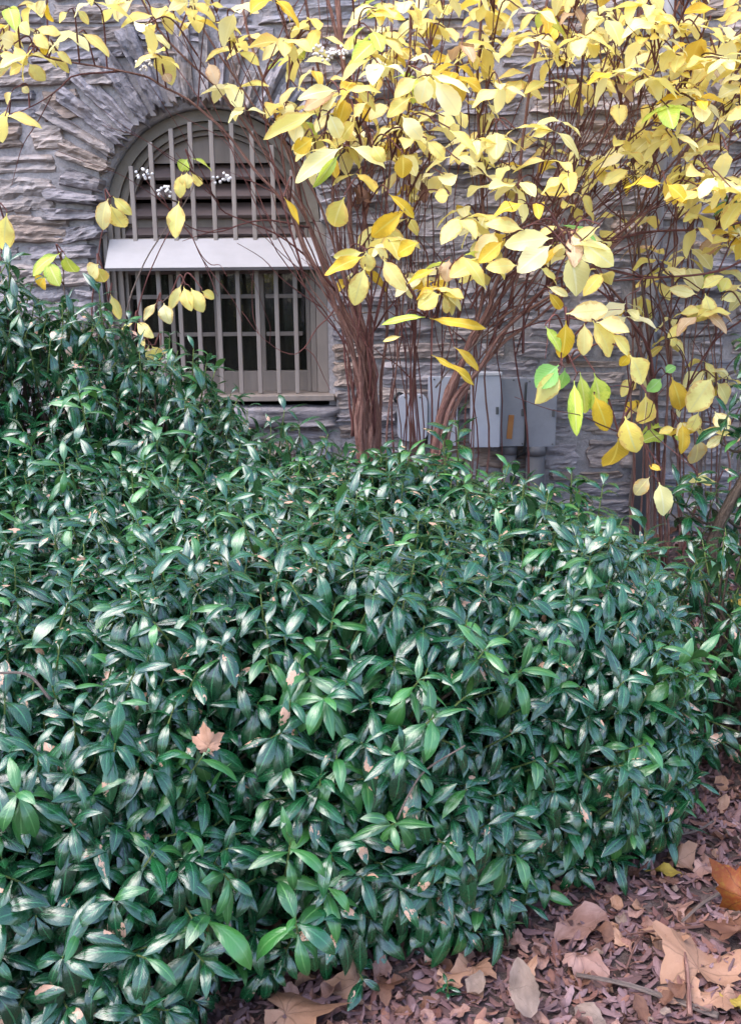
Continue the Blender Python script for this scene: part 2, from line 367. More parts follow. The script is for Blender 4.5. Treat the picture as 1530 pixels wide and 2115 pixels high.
# body of the wall behind, opening lined (reveal)
mb = MB()
mb.box((X0, WY + .03, -.1), (AX - AR - .09, WY + .42, ZT)); mb.box((AX + AR + .09, WY + .03, -.1), (X1, WY + .42, ZT))
mb.box((AX - AR - .09, WY + .03, AZ + AR + .09), (AX + AR + .09, WY + .42, ZT)); mb.box((AX - AR - .09, WY + .03, -.1), (AX + AR + .09, WY + .42, ZB - .06))
wb = mb.build('masonry_core', M['mortar'], wall); wb.location = -W
def ring(rin, rout, y0, y1, a0=0, a1=180, n=48, wav=0):
    v = []; f = []
    for i in range(n + 1):
        a = R(a0 + (a1 - a0) * i / n)
        w = wav * noise.noise(Vector((i * .4, 0, 5))) 
        for rr, yy in ((rin + w, y0), (rout + w, y0), (rout, y1), (rin + w, y1)):
            v.append((AX + rr * math.cos(a), yy, AZ + rr * math.sin(a)))
        if i < n:
            for k in range(4):
                k2 = (k + 1) % 4; f.append((i * 4 + k, i * 4 + k2, i * 4 + 4 + k2, i * 4 + 4 + k))
    f.append((0, 1, 2, 3)); f.append((n * 4 + 3, n * 4 + 2, n * 4 + 1, n * 4))
    return v, f
v, f = ring(AR + .004, AR + .10, WY + .012, WY + .40, wav=.006); wobj('arch_lining', v, f, M['mortar'])
mb = MB(); mb.box((AX - AR - .12, WY + .012, ZB - .07), (AX - AR - .03, WY + .40, AZ)); mb.box((AX + AR + .03, WY + .012, ZB - .07), (AX + AR + .12, WY + .40, AZ))
o = mb.build('reveal', M['mortar'], wall); o.location = -W

def stone_geom(L, H, D, seed, wedge=0.0, rough=1.0):
    nx_ = int(min(20, max(6, L / .022))); nz_ = int(min(11, max(5, H / .010)))
    v = []; uv = []; f = []
    lc = [noise.noise(Vector((seed, k * 3.1, 0))) for k in range(4)]
    for j in range(nz_ + 1):
        for i in range(nx_ + 1):
            s = i / nx_ * 2 - 1; t = j / nz_ * 2 - 1
            hl = L / 2 + .022 * noise.noise(Vector((seed, t * 2.2, 9 * (1 if s > 0 else -1)))) * rough
            hh = H / 2 * (1 + wedge * s) + .10 * H * noise.noise(Vector((seed * 1.7, s * L * 9, 5 * (1 if t > 0 else -1))))
            x = s * hl; z = t * hh + .10 * H * lc[0] * s
            p = (1 - abs(s) ** 9) * (1 - abs(t) ** 7)
            lay = round(noise.noise(Vector((seed * 3 + x * 4, z * 38, seed))) * 3) / 3 * .017 + noise.noise(Vector((x * 9, z * 14, seed * 2))) * .009 + .007 * noise.noise(Vector((x * 40, z * 60, seed)))
            y = -D * p ** .4 + lay * rough * (p ** .3) + .008 * lc[1] * s + .006 * lc[2] * t
            if i in (0, nx_) or j in (0, nz_): y = .03
            v.append((x, y, z)); uv.append((x, z))
    w = nx_ + 1
    for j in range(nz_):
        for i in range(nx_): f.append((j * w + i, j * w + i + 1, (j + 1) * w + i + 1, (j + 1) * w + i))
    return v, f, uv
stones = []       # (centre x, z, angle, L, H, D, seed, wedge)
# voussoirs: thin slabs set on edge round the arch, long and ragged
a = -2.0; k = 0
while a < 184:
    wdt = random.uniform(.045, .085); da = math.degrees(wdt / (AR + .06)) 
    L = random.uniform(.28, .42) if random.random() < .8 else random.uniform(.18, .28)
    am = a + da / 2
    rr = AR + .004 + L / 2 + random.uniform(-.004, .018)
    # the slabs lean: less steep than radial near the springing
    lean = (am - 90) * .04 + random.uniform(-2, 2)
    stones.append((AX + rr * math.cos(R(am)), AZ + rr * math.sin(R(am)), am + lean, L, wdt * random.uniform(1.12, 1.25), random.uniform(.032, .06), random.uniform(0, 900), .24, 1.5))
    if random.random() < .6 and L < .30:
        L2 = random.uniform(.10, .22); r2 = rr + L / 2 + L2 / 2 + .03
        stones.append((AX + r2 * math.cos(R(am)), AZ + r2 * math.sin(R(am)), am + random.uniform(-6, 6), L2, wdt * 1.15, random.uniform(.015, .035), random.uniform(0, 900), .1, 1))
    a += da + random.uniform(.4, 1.4); k += 1
def blocked(z, h):
    # x interval taken by opening or the voussoir ring at this height
    lo, hi = 1e9, -1e9
    for zz in (z - h / 2, z, z + h / 2):
        if zz < ZB - .085: continue
        if zz < AZ - .02: r_ = AR + .035
        else:
            q = (AR + .20) ** 2 - (zz - AZ) ** 2
            if q <= 0: continue
            r_ = math.sqrt(q)
            if zz < AZ + .07: r_ = AR + .13
        lo = min(lo, AX - r_); hi = max(hi, AX + r_)
    return lo, hi
z = -.03
while z < ZT - .05:
    h = random.choice([.05, .075, .09, .11, .14, .165]) * random.uniform(.9, 1.1)
    zc = z + h / 2; lo, hi = blocked(zc, h)
    spans = [(X0, X1)] if lo > hi else [(X0, lo), (hi, X1)]
    for (sa, sb) in spans:
        x = sa + (random.uniform(0, .1) if sa == X0 else .012)
        while x < sb - .07:
            L = random.uniform(.14, .30) if random.random() < .55 else random.uniform(.30, .62)
            if h < .06: L *= .8
            if x + L > sb - .09: L = sb - x - .01
            if L > .75: L = .5
            tilt = random.uniform(-2.5, 2.5)
            if h > .10 and random.random() < .3 and L > .2:   # split in two thin ones
                q = random.uniform(.4, .6)
                stones.append((x + L / 2, z + h * q / 2, tilt, L * .97, h * q - .012, random.uniform(.012, .04), random.uniform(0, 900), 0, 1))
                stones.append((x + L / 2, z + h * (1 + q) / 2, tilt, L * .95, h * (1 - q) - .012, random.uniform(.012, .04), random.uniform(0, 900), 0, 1))
            else:
                stones.append((x + L / 2, zc, tilt, L, h + .004, random.uniform(.014, .042), random.uniform(0, 900), 0, 1.2))
            x += L + random.uniform(.004, .020)
    z += h + random.uniform(.002, .012)
def topx(x, y, zz):
    d = CM.inverted() @ (Vector((x, y, zz)) - CAMLOC); return PW / 2 + d.x / -d.z * FPX, PH / 2 - d.y / -d.z * FPX
def seen_score(s):
    px, py = topx(s[0], WY, s[1])
    if not (-40 < px < PW + 40 and -40 < py < 1130): return -1
    # the laurels hide the bottom
    lim = 1100 if px > 1200 else 960
    if px < 430: lim = 560 + px * .6
    if py > lim: return -1
    wgt = 1.0
    if px > 720 and py < 420: wgt = .55
    return s[3] * s[4] * wgt
order = sorted(range(len(stones)), key=lambda i: -seen_score(stones[i]))
sv, sf, suv, sr = [], [], [], []
for rank, i in enumerate(order):
    cx, cz, ang, L, H, D, seed, wedge, rg = stones[i]
    v, f, uv = stone_geom(L, H, D, seed, wedge, rg)
    if rank < 297 and seen_score(stones[i]) > 0:
        me = bpy.data.meshes.new('stone'); me.from_pydata(v, [], f); finish(me, M['stone'], False, uv, None, None)
        o = bpy.data.objects.new('stone', me); link(o, wall); o.location = (cx, 0, cz); o.rotation_euler = (0, -R(ang), 0)
    else:
        n0 = len(sv); ca, sa_ = math.cos(R(ang)), math.sin(R(ang))
        for (x, y, zz), q in zip(v, uv):
            sv.append((cx + x * ca - zz * sa_, y, cz + x * sa_ + zz * ca)); suv.append(q); sr.append((seed * .377) % 1)
        sf += [tuple(n0 + k for k in q) for q in f]
o = mesh_obj('far_stones', sv, sf, M['stone'], wall, False, uv=suv, rnd=sr); o['kind'] = 'stuff'
# sill stone under the window
p0 = at(392, 838, WY); p1 = at(708, 880, WY)
v, f, uv = stone_geom(p1.x - p0.x, abs(p0.z - p1.z) , .07, 77.7)
me = bpy.data.meshes.new('sill_stone'); me.from_pydata(v, [], f); finish(me, M['stone'], True, uv); o = link(bpy.data.objects.new('sill_stone', me), wall)
o.location = ((p0.x + p1.x) / 2, -.0, (p0.z + p1.z) / 2 - .003)
o['label'] = 'long smooth grey sill stone'

# window ------------------------------------------------------------
fy = WY + .055
zs = at(500, 812, fy).z                      # top of wooden sill
v, f = ring(AR - .052, AR - .003, fy, fy + .09, wav=.002)
win = mesh_obj('window', [(a[0], a[1] - WY, a[2]) for a in v], f, M['arch_wood'], wall, False)
win['label'] = 'arched window with louvres above and glass below behind bars'
def wpart(mb, name, mat, smooth=False):
    o = mb.build(name, mat, win, smooth); o.location = -W; return o
v, f = ring(AR - .088, AR - .054, fy + .022, fy + .10); mesh_obj('inner_arch', [(a[0], a[1] - WY, a[2]) for a in v], f, M['arch_wood'], win, False)
v, f = ring(AR - .110, AR - .090, fy + .045, fy + .11); mesh_obj('arch_bead', [(a[0], a[1] - WY, a[2]) for a in v], f, M['frame'], win, False)
FXL, FXR = AX - AR - .028, AX + AR + .028
for sgn, xa in ((1, FXL), (-1, FXR)):
    for k, (w0, w1, yo) in enumerate(((0, .055, 0), (.057, .085, .02), (.087, .105, .04))):
        xs = sorted((xa + sgn * w0, xa + sgn * w1))
        wpart(MB().box((xs[0], fy + yo, zs), (xs[1], fy + .11, AZ - .002), bev=.003), ['jamb', 'inner_jamb', 'jamb_bead'][k], M['frame'])
pa = at(409, 830, WY); pb = at(409, 815, WY)
wpart(MB().box((FXL - .005, WY - .035, pa.z + .004), (FXR + .03, fy + .16, zs - .001), bev=.004), 'sill', M['frame'])
# bars
bar_x = [at(x, 490, WY).x for x in (279, 320, 364, 405, 445, 486, 528, 568, 607)]
step = (bar_x[-1] - bar_x[0]) / 8
for i in range(9):
    x = bar_x[0] + step * i + random.uniform(-.004, .004)
    zt = AZ + math.sqrt(max(0, (AR - .065) ** 2 - (x - AX) ** 2)) 
    wpart(MB().box((x - .0105, WY + .022, zs + .001), (x + .0105, WY + .043, zt + .012), bev=.003), 'bar', M['bar'])
wpart(MB().box((FXL + .01, WY + .030, at(0, 0, 1).z * 0 + zs + .001), (FXL + .032, WY + .052, AZ + .05), bev=.003), 'bar', M['bar'])
# top plate + louvres
RI = AR - .112
def half(zz): return math.sqrt(max(0.0, RI ** 2 - (zz - AZ) ** 2)) if zz > AZ else AR - .078
ztop = at(430, 336, WY + .1).z
n = 24; v = []; f = []
a0 = math.asin((ztop - AZ) / RI)
for yy in (fy + .07, fy + .09):
    for i in range(n + 1):
        a = a0 + (math.pi - 2 * a0) * i / n; v.append((AX + RI * math.cos(a), yy - WY, AZ + RI * math.sin(a)))
m_ = n + 1; f.append(tuple(range(m_))[::-1]); f.append(tuple(range(m_, 2 * m_)))
for i in range(m_): j = (i + 1) % m_; f.append((i, j, m_ + j, m_ + i))
mesh_obj('arch_panel', v, f, M['frame'], win, False)
for k in range(6):
    zc = ztop - .040 - k * .087
    w = half(zc - .01) + .006; w2 = w
    rot = Matrix.Rotation(R(38), 3, 'X'); org = Vector((AX, fy + .085, zc))
    wpart(MB().box((AX - w, fy + .035, zc - .009), (AX + w, fy + .135, zc + .009), rot=rot, org=org, bev=.003), 'louver', M['louver'])
# sloping hood board
h0 = at(221, 496, WY + .03); h1 = at(640, 489.5, WY + .03); b0 = at(217, 556, WY - .085); b1 = at(664, 548, WY - .085)
zt_ = (h0.z + h1.z) / 2; zb_ = (b0.z + b1.z) / 2
xl, xr = b0.x, b1.x
vv = [(xl + .004, WY + .03, zt_), (xr - .05, WY + .03, zt_), (xr, WY - .085, zb_), (xl, WY - .085, zb_)]
th = Vector((0, .012, -.012)) * 1.0
allv = [Vector(a) for a in vv] + [Vector(a) + Vector((0, .014, -.014)) for a in vv]
wm = MB(); wm.v = [tuple(a) for a in allv]; wm.r = [0] * 8; wm.uv = [(0, 0)] * 8
wm.f = [(0, 3, 2, 1), (4, 5, 6, 7), (0, 1, 5, 4), (1, 2, 6, 5), (2, 3, 7, 6), (3, 0, 4, 7)]
wpart(wm, 'hood', M['hood'])
wpart(MB().box((xl + .01, WY + .045, zt_ - .10), (xr - .03, WY + .06, zt_ + .004)), 'hood_back', M['frame'])
# lower sashes
gy_ = fy + .09
ztp = zb_ + .02
def zat(py): return at(500, py, gy_).z
def xat(px): return at(px, 690, gy_).x
sash = [('left', 268, 452), ('right', 452, 646)]
zr0, zr1 = zat(808), zat(766)
wpart(MB().box((FXL + .1, gy_ - .012, zs - .002), (FXR - .1, gy_ + .03, zr1), bev=.003), 'bottom_rail', M['frame'])
wpart(MB().box((FXL + .1, gy_ - .006, AZ - .03), (FXR - .1, gy_ + .03, AZ + .03), bev=.003), 'top_rail', M['frame'])
for px in (360, 452, 544):
    w = .016 if px == 452 else .011
    wpart(MB().box((xat(px) - w, gy_ - .008, zr1 - .001), (xat(px) + w, gy_ + .025, AZ - .032), bev=.002), 'muntin', M['frame'])
for px in (262, 641):
    wpart(MB().box((xat(px) - .02, gy_ - .010, zr1 - .001), (xat(px) + .02, gy_ + .03, AZ - .032), bev=.002), 'stile', M['frame'])
xsn = [xat(262) + .02, xat(360), xat(452), xat(544), xat(641) - .02]
zz_ = [zr1, zat(690), zat(612), AZ - .031]
for i in range(4):
    for j in range(1, 3):
        wpart(MB().box((xsn[i] + .017, gy_ - .005, zz_[j] - .010), (xsn[i + 1] - .017, gy_ + .022, zz_[j] + .010), bev=.002), 'muntin', M['frame'])
    for j in range(3):
        rt = Matrix.Rotation(random.uniform(-.004, .004), 3, 'Z')
        xa, xb = xsn[i] + .006, xsn[i + 1] - .006
        wpart(MB().box((xa, gy_ + .008, zz_[j] + .004), (xb, gy_ + .012, zz_[j + 1] - .004), rot=rt, org=Vector(((xa + xb) / 2, gy_, zz_[j]))), 'pane', M['glass'])
# old curtain hanging close behind the panes
v = []; f = []
for i in range(91):
    x = AX - .47 + .94 * i / 90; y_ = gy_ + .10 + .018 * math.sin(i * .9) + .01 * math.sin(i * .37)
    for zc in (zr1 - .03, AZ): v.append((x, y_ - WY, zc))
    if i < 90: f.append((2 * i, 2 * i + 2, 2 * i + 3, 2 * i + 1))
mesh_obj('curtain', v, f, M['curtain'], win, True)
# dark room behind
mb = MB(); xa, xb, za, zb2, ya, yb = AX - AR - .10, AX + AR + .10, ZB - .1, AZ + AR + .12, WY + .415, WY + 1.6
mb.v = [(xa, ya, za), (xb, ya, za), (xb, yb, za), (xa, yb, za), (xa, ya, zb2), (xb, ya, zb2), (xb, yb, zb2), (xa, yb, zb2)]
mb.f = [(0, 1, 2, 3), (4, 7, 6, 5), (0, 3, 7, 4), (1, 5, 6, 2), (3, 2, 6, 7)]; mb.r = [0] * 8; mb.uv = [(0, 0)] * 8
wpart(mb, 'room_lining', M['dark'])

# ------------------------------------------------------------------ boxes and pipes on the wall
def pxbox(x0, x1, y0, y1, yf):
    a = at(x0, y0, yf); b_ = at(x1, y1, yf); return a.x, b_.x, b_.z, a.z
def elbox(name, x0, x1, y0, y1, dep, mat, label, screws=(), lip=False, conduit=None, group='utility boxes on the wall'):
    yf = WY - dep; xa, xb, za, zb = pxbox(x0, x1, y0, y1, yf)
    root = empty(name, ((xa + xb) / 2, WY, za)); tag(root, label, 'utility box', group)
    O = Vector(root.location)
    def P(mb, nm, mt, smooth=False):
        o = mb.build(nm, mt, root, smooth); o.location = -O; return o
    P(MB().box((xa + .004, yf + .012, za + .004), (xb - .004, WY - .01, zb - .004), bev=.003), 'body', mat)
    P(MB().box((xa, yf, za), (xb, yf + .011, zb), bev=.003), 'cover', mat)
    if lip: P(MB().box((xa - .004, yf - .006, zb - .012), (xb + .004, yf + .03, zb + .004), bev=.003), 'lip', M['white_pipe'])
    P(MB().box((xb - .022, yf - .007, (za + zb) / 2 - .018), (xb - .008, yf - .0005, (za + zb) / 2 + .018), bev=.002), 'latch', M['screw'])
    for (sx, sz) in screws:
        c = Vector((xa + (xb - xa) * sx, yf - .003, za + (zb - za) * sz))
        P(MB().tube([c + Vector((0, .006, 0)), c], [.0045, .0045], 8), 'screw', M['screw'])
    if conduit:
        c0, c1, yb_ = conduit
        cx_ = (at(c0, y1 + 20, yf).x + at(c1, y1 + 20, yf).x) / 2; rr = abs(at(c1, y1 + 20, yf).x - at(c0, y1 + 20, yf).x) / 2 * .96
        yy = WY - rr - .012
        P(MB().tube([(cx_, yy, za + .002), (cx_, yy, 0.0)], [rr * .93, rr * .93], 20), 'conduit', M['pipe'], True)
        P(MB().tube([(cx_, yy, za + .001), (cx_, yy, za - .045)], [rr * 1.03, rr * 1.03], 20), 'collar', M['pipe'], True)
    return root, P, (xa, xb, za, zb, yf)
elbox('utility_box', 884, 944, 778, 921, .075, M['box_light'], 'plain pale grey utility box just right of the meter box', ((.2, .96), (.8, .96)))
elbox('utility_box', 974, 1031, 771, 924, .14, M['box_light'], 'tall projecting pale grey utility box with white lip on top', (), True)
r4, P4, g4 = elbox('utility_box', 1033, 1083, 781, 922, .10, M['box_grey'], 'grey utility box with an orange rusty strip on its cover', ((.1, .04), (.9, .04), (.5, .97)), False, (1036, 1071, 1000))
elbox('utility_box', 1087, 1146, 782, 923, .10, M['box_grey'], 'rightmost grey utility box with dark screws at its corners', ((.1, .04), (.9, .04), (.1, .96), (.9, .96)), False, (1085, 1130, 1000))
a_ = at(1048, 857, g4[4]); b_ = at(1058, 906, g4[4])
P4(MB().box((a_.x, g4[4] - .006, b_.z), (b_.x, g4[4] - .001, a_.z), rot=Matrix.Rotation(R(4), 3, 'Y'), org=Vector(((a_.x + b_.x) / 2, 0, (a_.z + b_.z) / 2))), 'rusty_strip', M['rust'])
# scalloped meter
yf = WY - .09; xa, xb, za, zb = pxbox(821, 882, 816, 912, yf)
root = empty('meter_box', ((xa + xb) / 2, WY, za)); tag(root, 'small grey meter box with two rounded shoulders, leftmost on the wall', 'meter box')
pts = []
hw = (xb - xa) / 2
for c in (xb - hw / 2, xa + hw / 2):
    for i in range(9):
        a = math.pi * i / 8; pts.append((c + hw / 2 * math.cos(a), zb - hw / 2 + hw / 2 * math.sin(a)))
for i in range(9):
    a = math.pi + math.pi * i / 8; pts.append(((xa + xb) / 2 + hw * math.cos(a), za + hw * .5 + hw * .5 * math.sin(a)))
n = len(pts); v = [(p[0], yf, p[1]) for p in pts] + [(p[0], WY - .01, p[1]) for p in pts]
f = [tuple(range(n)), tuple(range(n, 2 * n))[::-1]] + [(i, n + i, n + (i + 1) % n, (i + 1) % n) for i in range(n)]
O = Vector(root.location)
o = mesh_obj('body', v, f, M['box_light'], root, False); o.location = -O
for sx in (.25, .75):
    c = Vector((xa + (xb - xa) * sx, yf - .003, zb - .012)); o = MB().tube([c + Vector((0, .006, 0)), c], [.005, .005], 8).build('screw', M['screw'], root); o.location = -O
o = MB().tube([((xa + xb) / 2 - .02, WY - .05, za + .02), ((xa + xb) / 2 - .02, WY - .05, 0)], [.03, .03], 14).build('conduit', M['pipe'], root, True); o.location = -O
cb = MB(); pts = crom([at(818, 830, WY - .05), at(815, 822, WY - .07), at(824, 812, WY - .05), at(836, 818, WY - .03)], 5)
o = cb.tube(pts, [.007] * len(pts), 8).build('cable', M['cable'], root, True); o.location = -O
pts = crom([at(1086, 790, WY - .115), at(1084, 830, WY - .13), at(1085, 880, WY - .12), at(1082, 930, WY - .1), at(1066, 945, WY - .05)], 6)
tag(MB().tube(pts, [.006] * len(pts), 8).build('cable', M['cable'], None, True), 'black cable hanging in the gap between the two right grey boxes', 'cable')
# downpipe at the right: white above, dull below
dx = at(1352, 520, WY - .06).x
dp = empty('downpipe', (dx, WY, 0)); tag(dp, 'slim downpipe on the wall, white above and dull grey below', 'downpipe'); O = Vector(dp.location)
zj = at(1352, 470, WY - .06).z
for nm, za, zb, mt in (('upper_pipe', zj, 4.1, 'white_pipe'), ('lower_pipe', .02, zj - .002, 'pipe')):
    o = MB().tube([(dx, WY - .06, za), (dx, WY - .06, zb)], [.027, .027] if mt == 'white_pipe' else [.033, .033], 16).build(nm, M[mt], dp, True); o.location = -O
for zz in (.9, 1.9, 2.7):
    o = MB().box((dx - .05, WY - .04, zz), (dx + .05, WY - .005, zz + .025), bev=.003).build('bracket', M['pipe'], dp); o.location = -O

# ------------------------------------------------------------------ leaves
def leaf_geom(nu, prof, hw, droop, th0, fold, wave, twist, seed, serr=0, pet=0.0, nv=4, side=0.0, cvx=0.0):
    v = []; uv = []; f = []; y = z = 0.0; x0 = 0.0
    for i in range(nu + 1):
        u = i / nu
        if u < pet: w = .014
        else:
            q = (u - pet) / (1 - pet); w = max(.004, hw * prof(q))
            if serr and i % 2: w *= 1 + serr
        th = th0 + droop * u
        if i: y += math.cos(th) / nu; z -= math.sin(th) / nu
        x0 = side * u * u
        tw = twist * u
        for k in range(nv + 1):
            s = k / nv * 2 - 1
            lx = s * w; lz = abs(s) * w * fold - cvx * w * abs(s) ** 2.4 + wave * w * abs(s) ** 1.5 * math.sin(u * 9 + seed * 3 + (1.9 if s > 0 else 0))
            v.append((x0 + lx * math.cos(tw) - lz * math.sin(tw), y, z + lx * math.sin(tw) + lz * math.cos(tw)))
            uv.append((u, .5 + s * .5))
    w_ = nv + 1
    for i in range(nu):
        for k in range(nv): f.append((i * w_ + k, i * w_ + k + 1, (i + 1) * w_ + k + 1, (i + 1) * w_ + k))
    return np.array(v, np.float32), np.array(f, np.int32), np.array(uv, np.float32)
lp = lambda q: (math.sin(math.pi * q ** .95) ** .74) * (1 - .30 * q ** 4) if 0 < q < 1 else 0
yp = lambda q: 2.62 * (q ** .62) * ((1 - q) ** .76) * (1 - .06 * q) if 0 < q < 1 else 0
VAR = []
for k in range(7):
    VAR.append(leaf_geom(8, lp, random.uniform(.130, .164), random.uniform(.6, 1.7), random.uniform(-.45, 0), random.uniform(.15, .45), random.uniform(.08, .25), random.uniform(-.5, .5), k, 0, .07, 6, random.uniform(-.06, .06), random.uniform(.25, .7)))
NL = len(VAR)
for k in range(7):
    VAR.append(leaf_geom(14, yp, .25, random.uniform(.1, 1.0), random.uniform(-.35, .1), random.uniform(.05, .4), random.uniform(.05, .3), random.uniform(-.6, .6), k + 9, .055, .12, 4, random.uniform(-.08, .08)))
NY = len(VAR) - NL
MATS = ['laurel', 'laurel_damaged', 'laurel_young', 'yellow', 'gold', 'pale', 'lime', 'green', 'tan']
inst = []        # plant, var, mat, M4 (np), rnd
def put(plant, var, mat, p, d, nrm, L, wx=1.0, rnd=None):
    d = Vector(d).normalized(); nrm = Vector(nrm); x = d.cross(nrm)
    if x.length < 1e-4: x = d.cross(Vector((.3, .2, .9)))
    x.normalize(); zz = x.cross(d)
    m = np.eye(4); m[:3, 0] = np.array(x) * L * wx; m[:3, 1] = np.array(d) * L; m[:3, 2] = np.array(zz) * L; m[:3, 3] = p
    inst.append((plant, var, mat, m, random.random() if rnd is None else rnd))

# ---- laurels ------------------------------------------------------
plants = {}
def plant(key, name, loc, label, cat, group):
    r_ = empty(name, loc); tag(r_, label, cat, group); plants[key] = dict(root=r_, stems=[], twigs=MB(), green=MB()); return r_
G1 = 'glossy evergreen laurels in front of the wall'
plant('main', 'laurel_shrub', (-.1, 2.4, 0), 'broad low mound of glossy dark green laurel filling the foreground', 'shrub', G1)
plant('left', 'laurel_shrub', (-.9, 3.3, 0), 'taller laurel rising at the left below the arched window', 'shrub', G1)
plant('right', 'laurel_shrub', (1.2, 2.75, 0), 'sparse laurel at the right edge with leaf litter showing through', 'shrub', G1)
plant('sprig', 'laurel_shrub', (1.45, 3.45, 0), 'small upright laurel with thick stem by the right stone wall, under yellow leaves', 'shrub', G1)
def shoot(pl, p, axis, nleaf, L, young=False, spread=1.0, stemlen=.07, droop=0.45):
    axis = Vector(axis).normalized()
    a = axis.cross(Vector((random.random(), random.random(), random.random()))).normalized(); b = axis.cross(a)
    ph = random.uniform(0, 6.28)
    base = Vector(p) - axis * stemlen
    for k in range(nleaf):
        t = k / max(1, nleaf - 1)
        q = base + axis * stemlen * (t ** .8)
        ph += 2.4
        lift = R(88 - 62 * t * t) * spread + random.uniform(-.18, .18)
        d = axis * math.cos(lift) + (a * math.cos(ph) + b * math.sin(ph)) * math.sin(lift)
        d = d + Vector((0, 0, -droop * (1 - .8 * t) * random.uniform(.5, 1.2)))
        d.normalize()
        nrm = axis * .8 + Vector((0, -.1, .75))
        nrm = nrm - d * nrm.dot(d)
        nrm += Vector((random.uniform(-.25, .25), random.uniform(-.25, .25), 0))
        ll = L * random.uniform(.62, 1.15) * (1 - .32 * max(0, t - .6) / .4)
        mt = 'laurel'
        if young: mt = 'laurel_young' if random.random() < .85 else 'laurel'
        elif random.random() < .11: mt = 'laurel_damaged'
        elif t > .85 and random.random() < .10: mt = 'laurel_young'
        put(pl, random.randrange(NL), mt, q, d, nrm, ll, random.uniform(.88, 1.12))
    P = plants[pl]
    pts = [base - axis * .05, base, Vector(p)]
    P['green'].tube(pts, [.0028, .0024, .0014], 5, random.random())
    return base - axis * .05
SE = 2.0
def in_ell(p, E, s=.96):
    return abs((p[0] - E[0]) / (E[3] * s)) ** SE + abs((p[1] - E[1]) / (E[4] * s)) ** SE + abs((p[2] - E[2]) / (E[5] * s)) ** SE < 1
def bush(pl, Es, spacing, Lf, nl=(7, 10), layers=(1.0, .86), zmin=.06, keep=1.0, hub=None, youngp=.08, droop=.95, cull=True, upb=.45):
    cells = {}
    tot = 0
    for li, sc_l in enumerate(layers):
        sp = spacing * (1 if li == 0 else 1.05)
        cells = {}
        for E in Es:
            area = 4 * math.pi * ((E[3] * E[4]) ** 1.6 / 3 + (E[3] * E[5]) ** 1.6 / 3 + (E[4] * E[5]) ** 1.6 / 3) ** (1 / 1.6)
            for _ in range(int(area / (sp * sp) * 3.0)):
                v = Vector(rng.normal(size=3)).normalized(); nv_ = Vector([math.copysign(abs(c) ** (SE - 1), c) for c in v])
                v = v / (abs(v.x) ** SE + abs(v.y) ** SE + abs(v.z) ** SE) ** (1 / SE)
                bump = 1 + .13 * noise.noise(Vector((v.x * 3 + E[0] * 5, v.y * 3, v.z * 3 + li))) + .05 * noise.noise(v * 7 + Vector((E[0], 0, 0)))
                p = Vector((E[0] + v.x * E[3] * sc_l * bump, E[1] + v.y * E[4] * sc_l * bump, E[2] + v.z * E[5] * sc_l * bump))
                if p.z < zmin * random.uniform(.6, 2.2) or p.y > 4.45: continue
                if any(in_ell(p, E2, sc_l * .94) for E2 in Es if E2 is not E): continue
                if random.random() > keep: continue
                key = (int(p.x // sp), int(p.y // sp), int(p.z // sp)); ok = True
                for dx_ in (-1, 0, 1):
                    for dy_ in (-1, 0, 1):
                        for dz_ in (-1, 0, 1):
                            for q in cells.get((key[0] + dx_, key[1] + dy_, key[2] + dz_), ()):
                                if (q - p).length < sp: ok = False; break
                if not ok: continue
                cells.setdefault(key, []).append(p)
                n_ = Vector((nv_.x / E[3], nv_.y / E[4], nv_.z / E[5])).normalized()
                if cull and n_.y > .75 and p.z < .6: continue
                ax = n_ * (1 - upb * .5) + Vector((0, 0, upb)) + Vector(rng.normal(size=3)) * .22
                yg = li == 0 and random.random() < youngp
                off = ax.normalized() * (random.uniform(-.05, .03) + (.045 * noise.noise(p * 6)) + (.035 if yg else 0))
                b0 = shoot(pl, p + off, ax, random.randint(*nl), Lf * (1 if li == 0 else .95), yg, droop=droop)
                tot += 1
                if li == 0 or random.random() < .4:
                    hb = Vector((E[0] + random.uniform(-.5, .5) * E[3], E[1] + random.uniform(-.4, .4) * E[4], .0))
                    mid = b0.lerp(hb, .5) + Vector((0, 0, .06)) + Vector(rng.normal(size=3)) * .03
                    P_ = crom([b0, mid, hb], 3); plants[pl]['twigs'].tube(P_, list(np.linspace(.0028, .007, len(P_))), 4, random.random(), cap=False)
    return tot
MAIN = [(-.82, 2.0, .22, .62, .62, .52), (-.25, 2.22, .24, .62, .58, .57), (.30, 2.40, .22, .46, .50, .54), (-.1, 2.72, .3, .75, .5, .50), (-.85, 2.7, .3, .6, .6, .56), (.48, 2.58, .22, .33, .46, .46)]
LEFT = [(-1.45, 3.15, .6, .62, .5, .80), (-1.02, 3.2, .5, .42, .45, .77), (-.74, 3.15, .46, .42, .45, .64), (-.38, 3.1, .38, .42, .45, .49), (-1.6, 2.6, .4, .5, .5, .6)]
RIGHT = [(1.14, 2.72, .22, .30, .46, .38), (1.5, 2.5, .2, .35, .45, .38)]
SE = 2.9
n1 = bush('main', MAIN, .046, .098, (8, 11), (1.0, .85))
SE = 2.2
n2 = bush('left', LEFT, .062, .098, (6, 9), (1.0, .85), youngp=.03, upb=.8)
n3 = bush('right', RIGHT, .085, .095, (6, 9), (1.0, .7), keep=.45, cull=False)
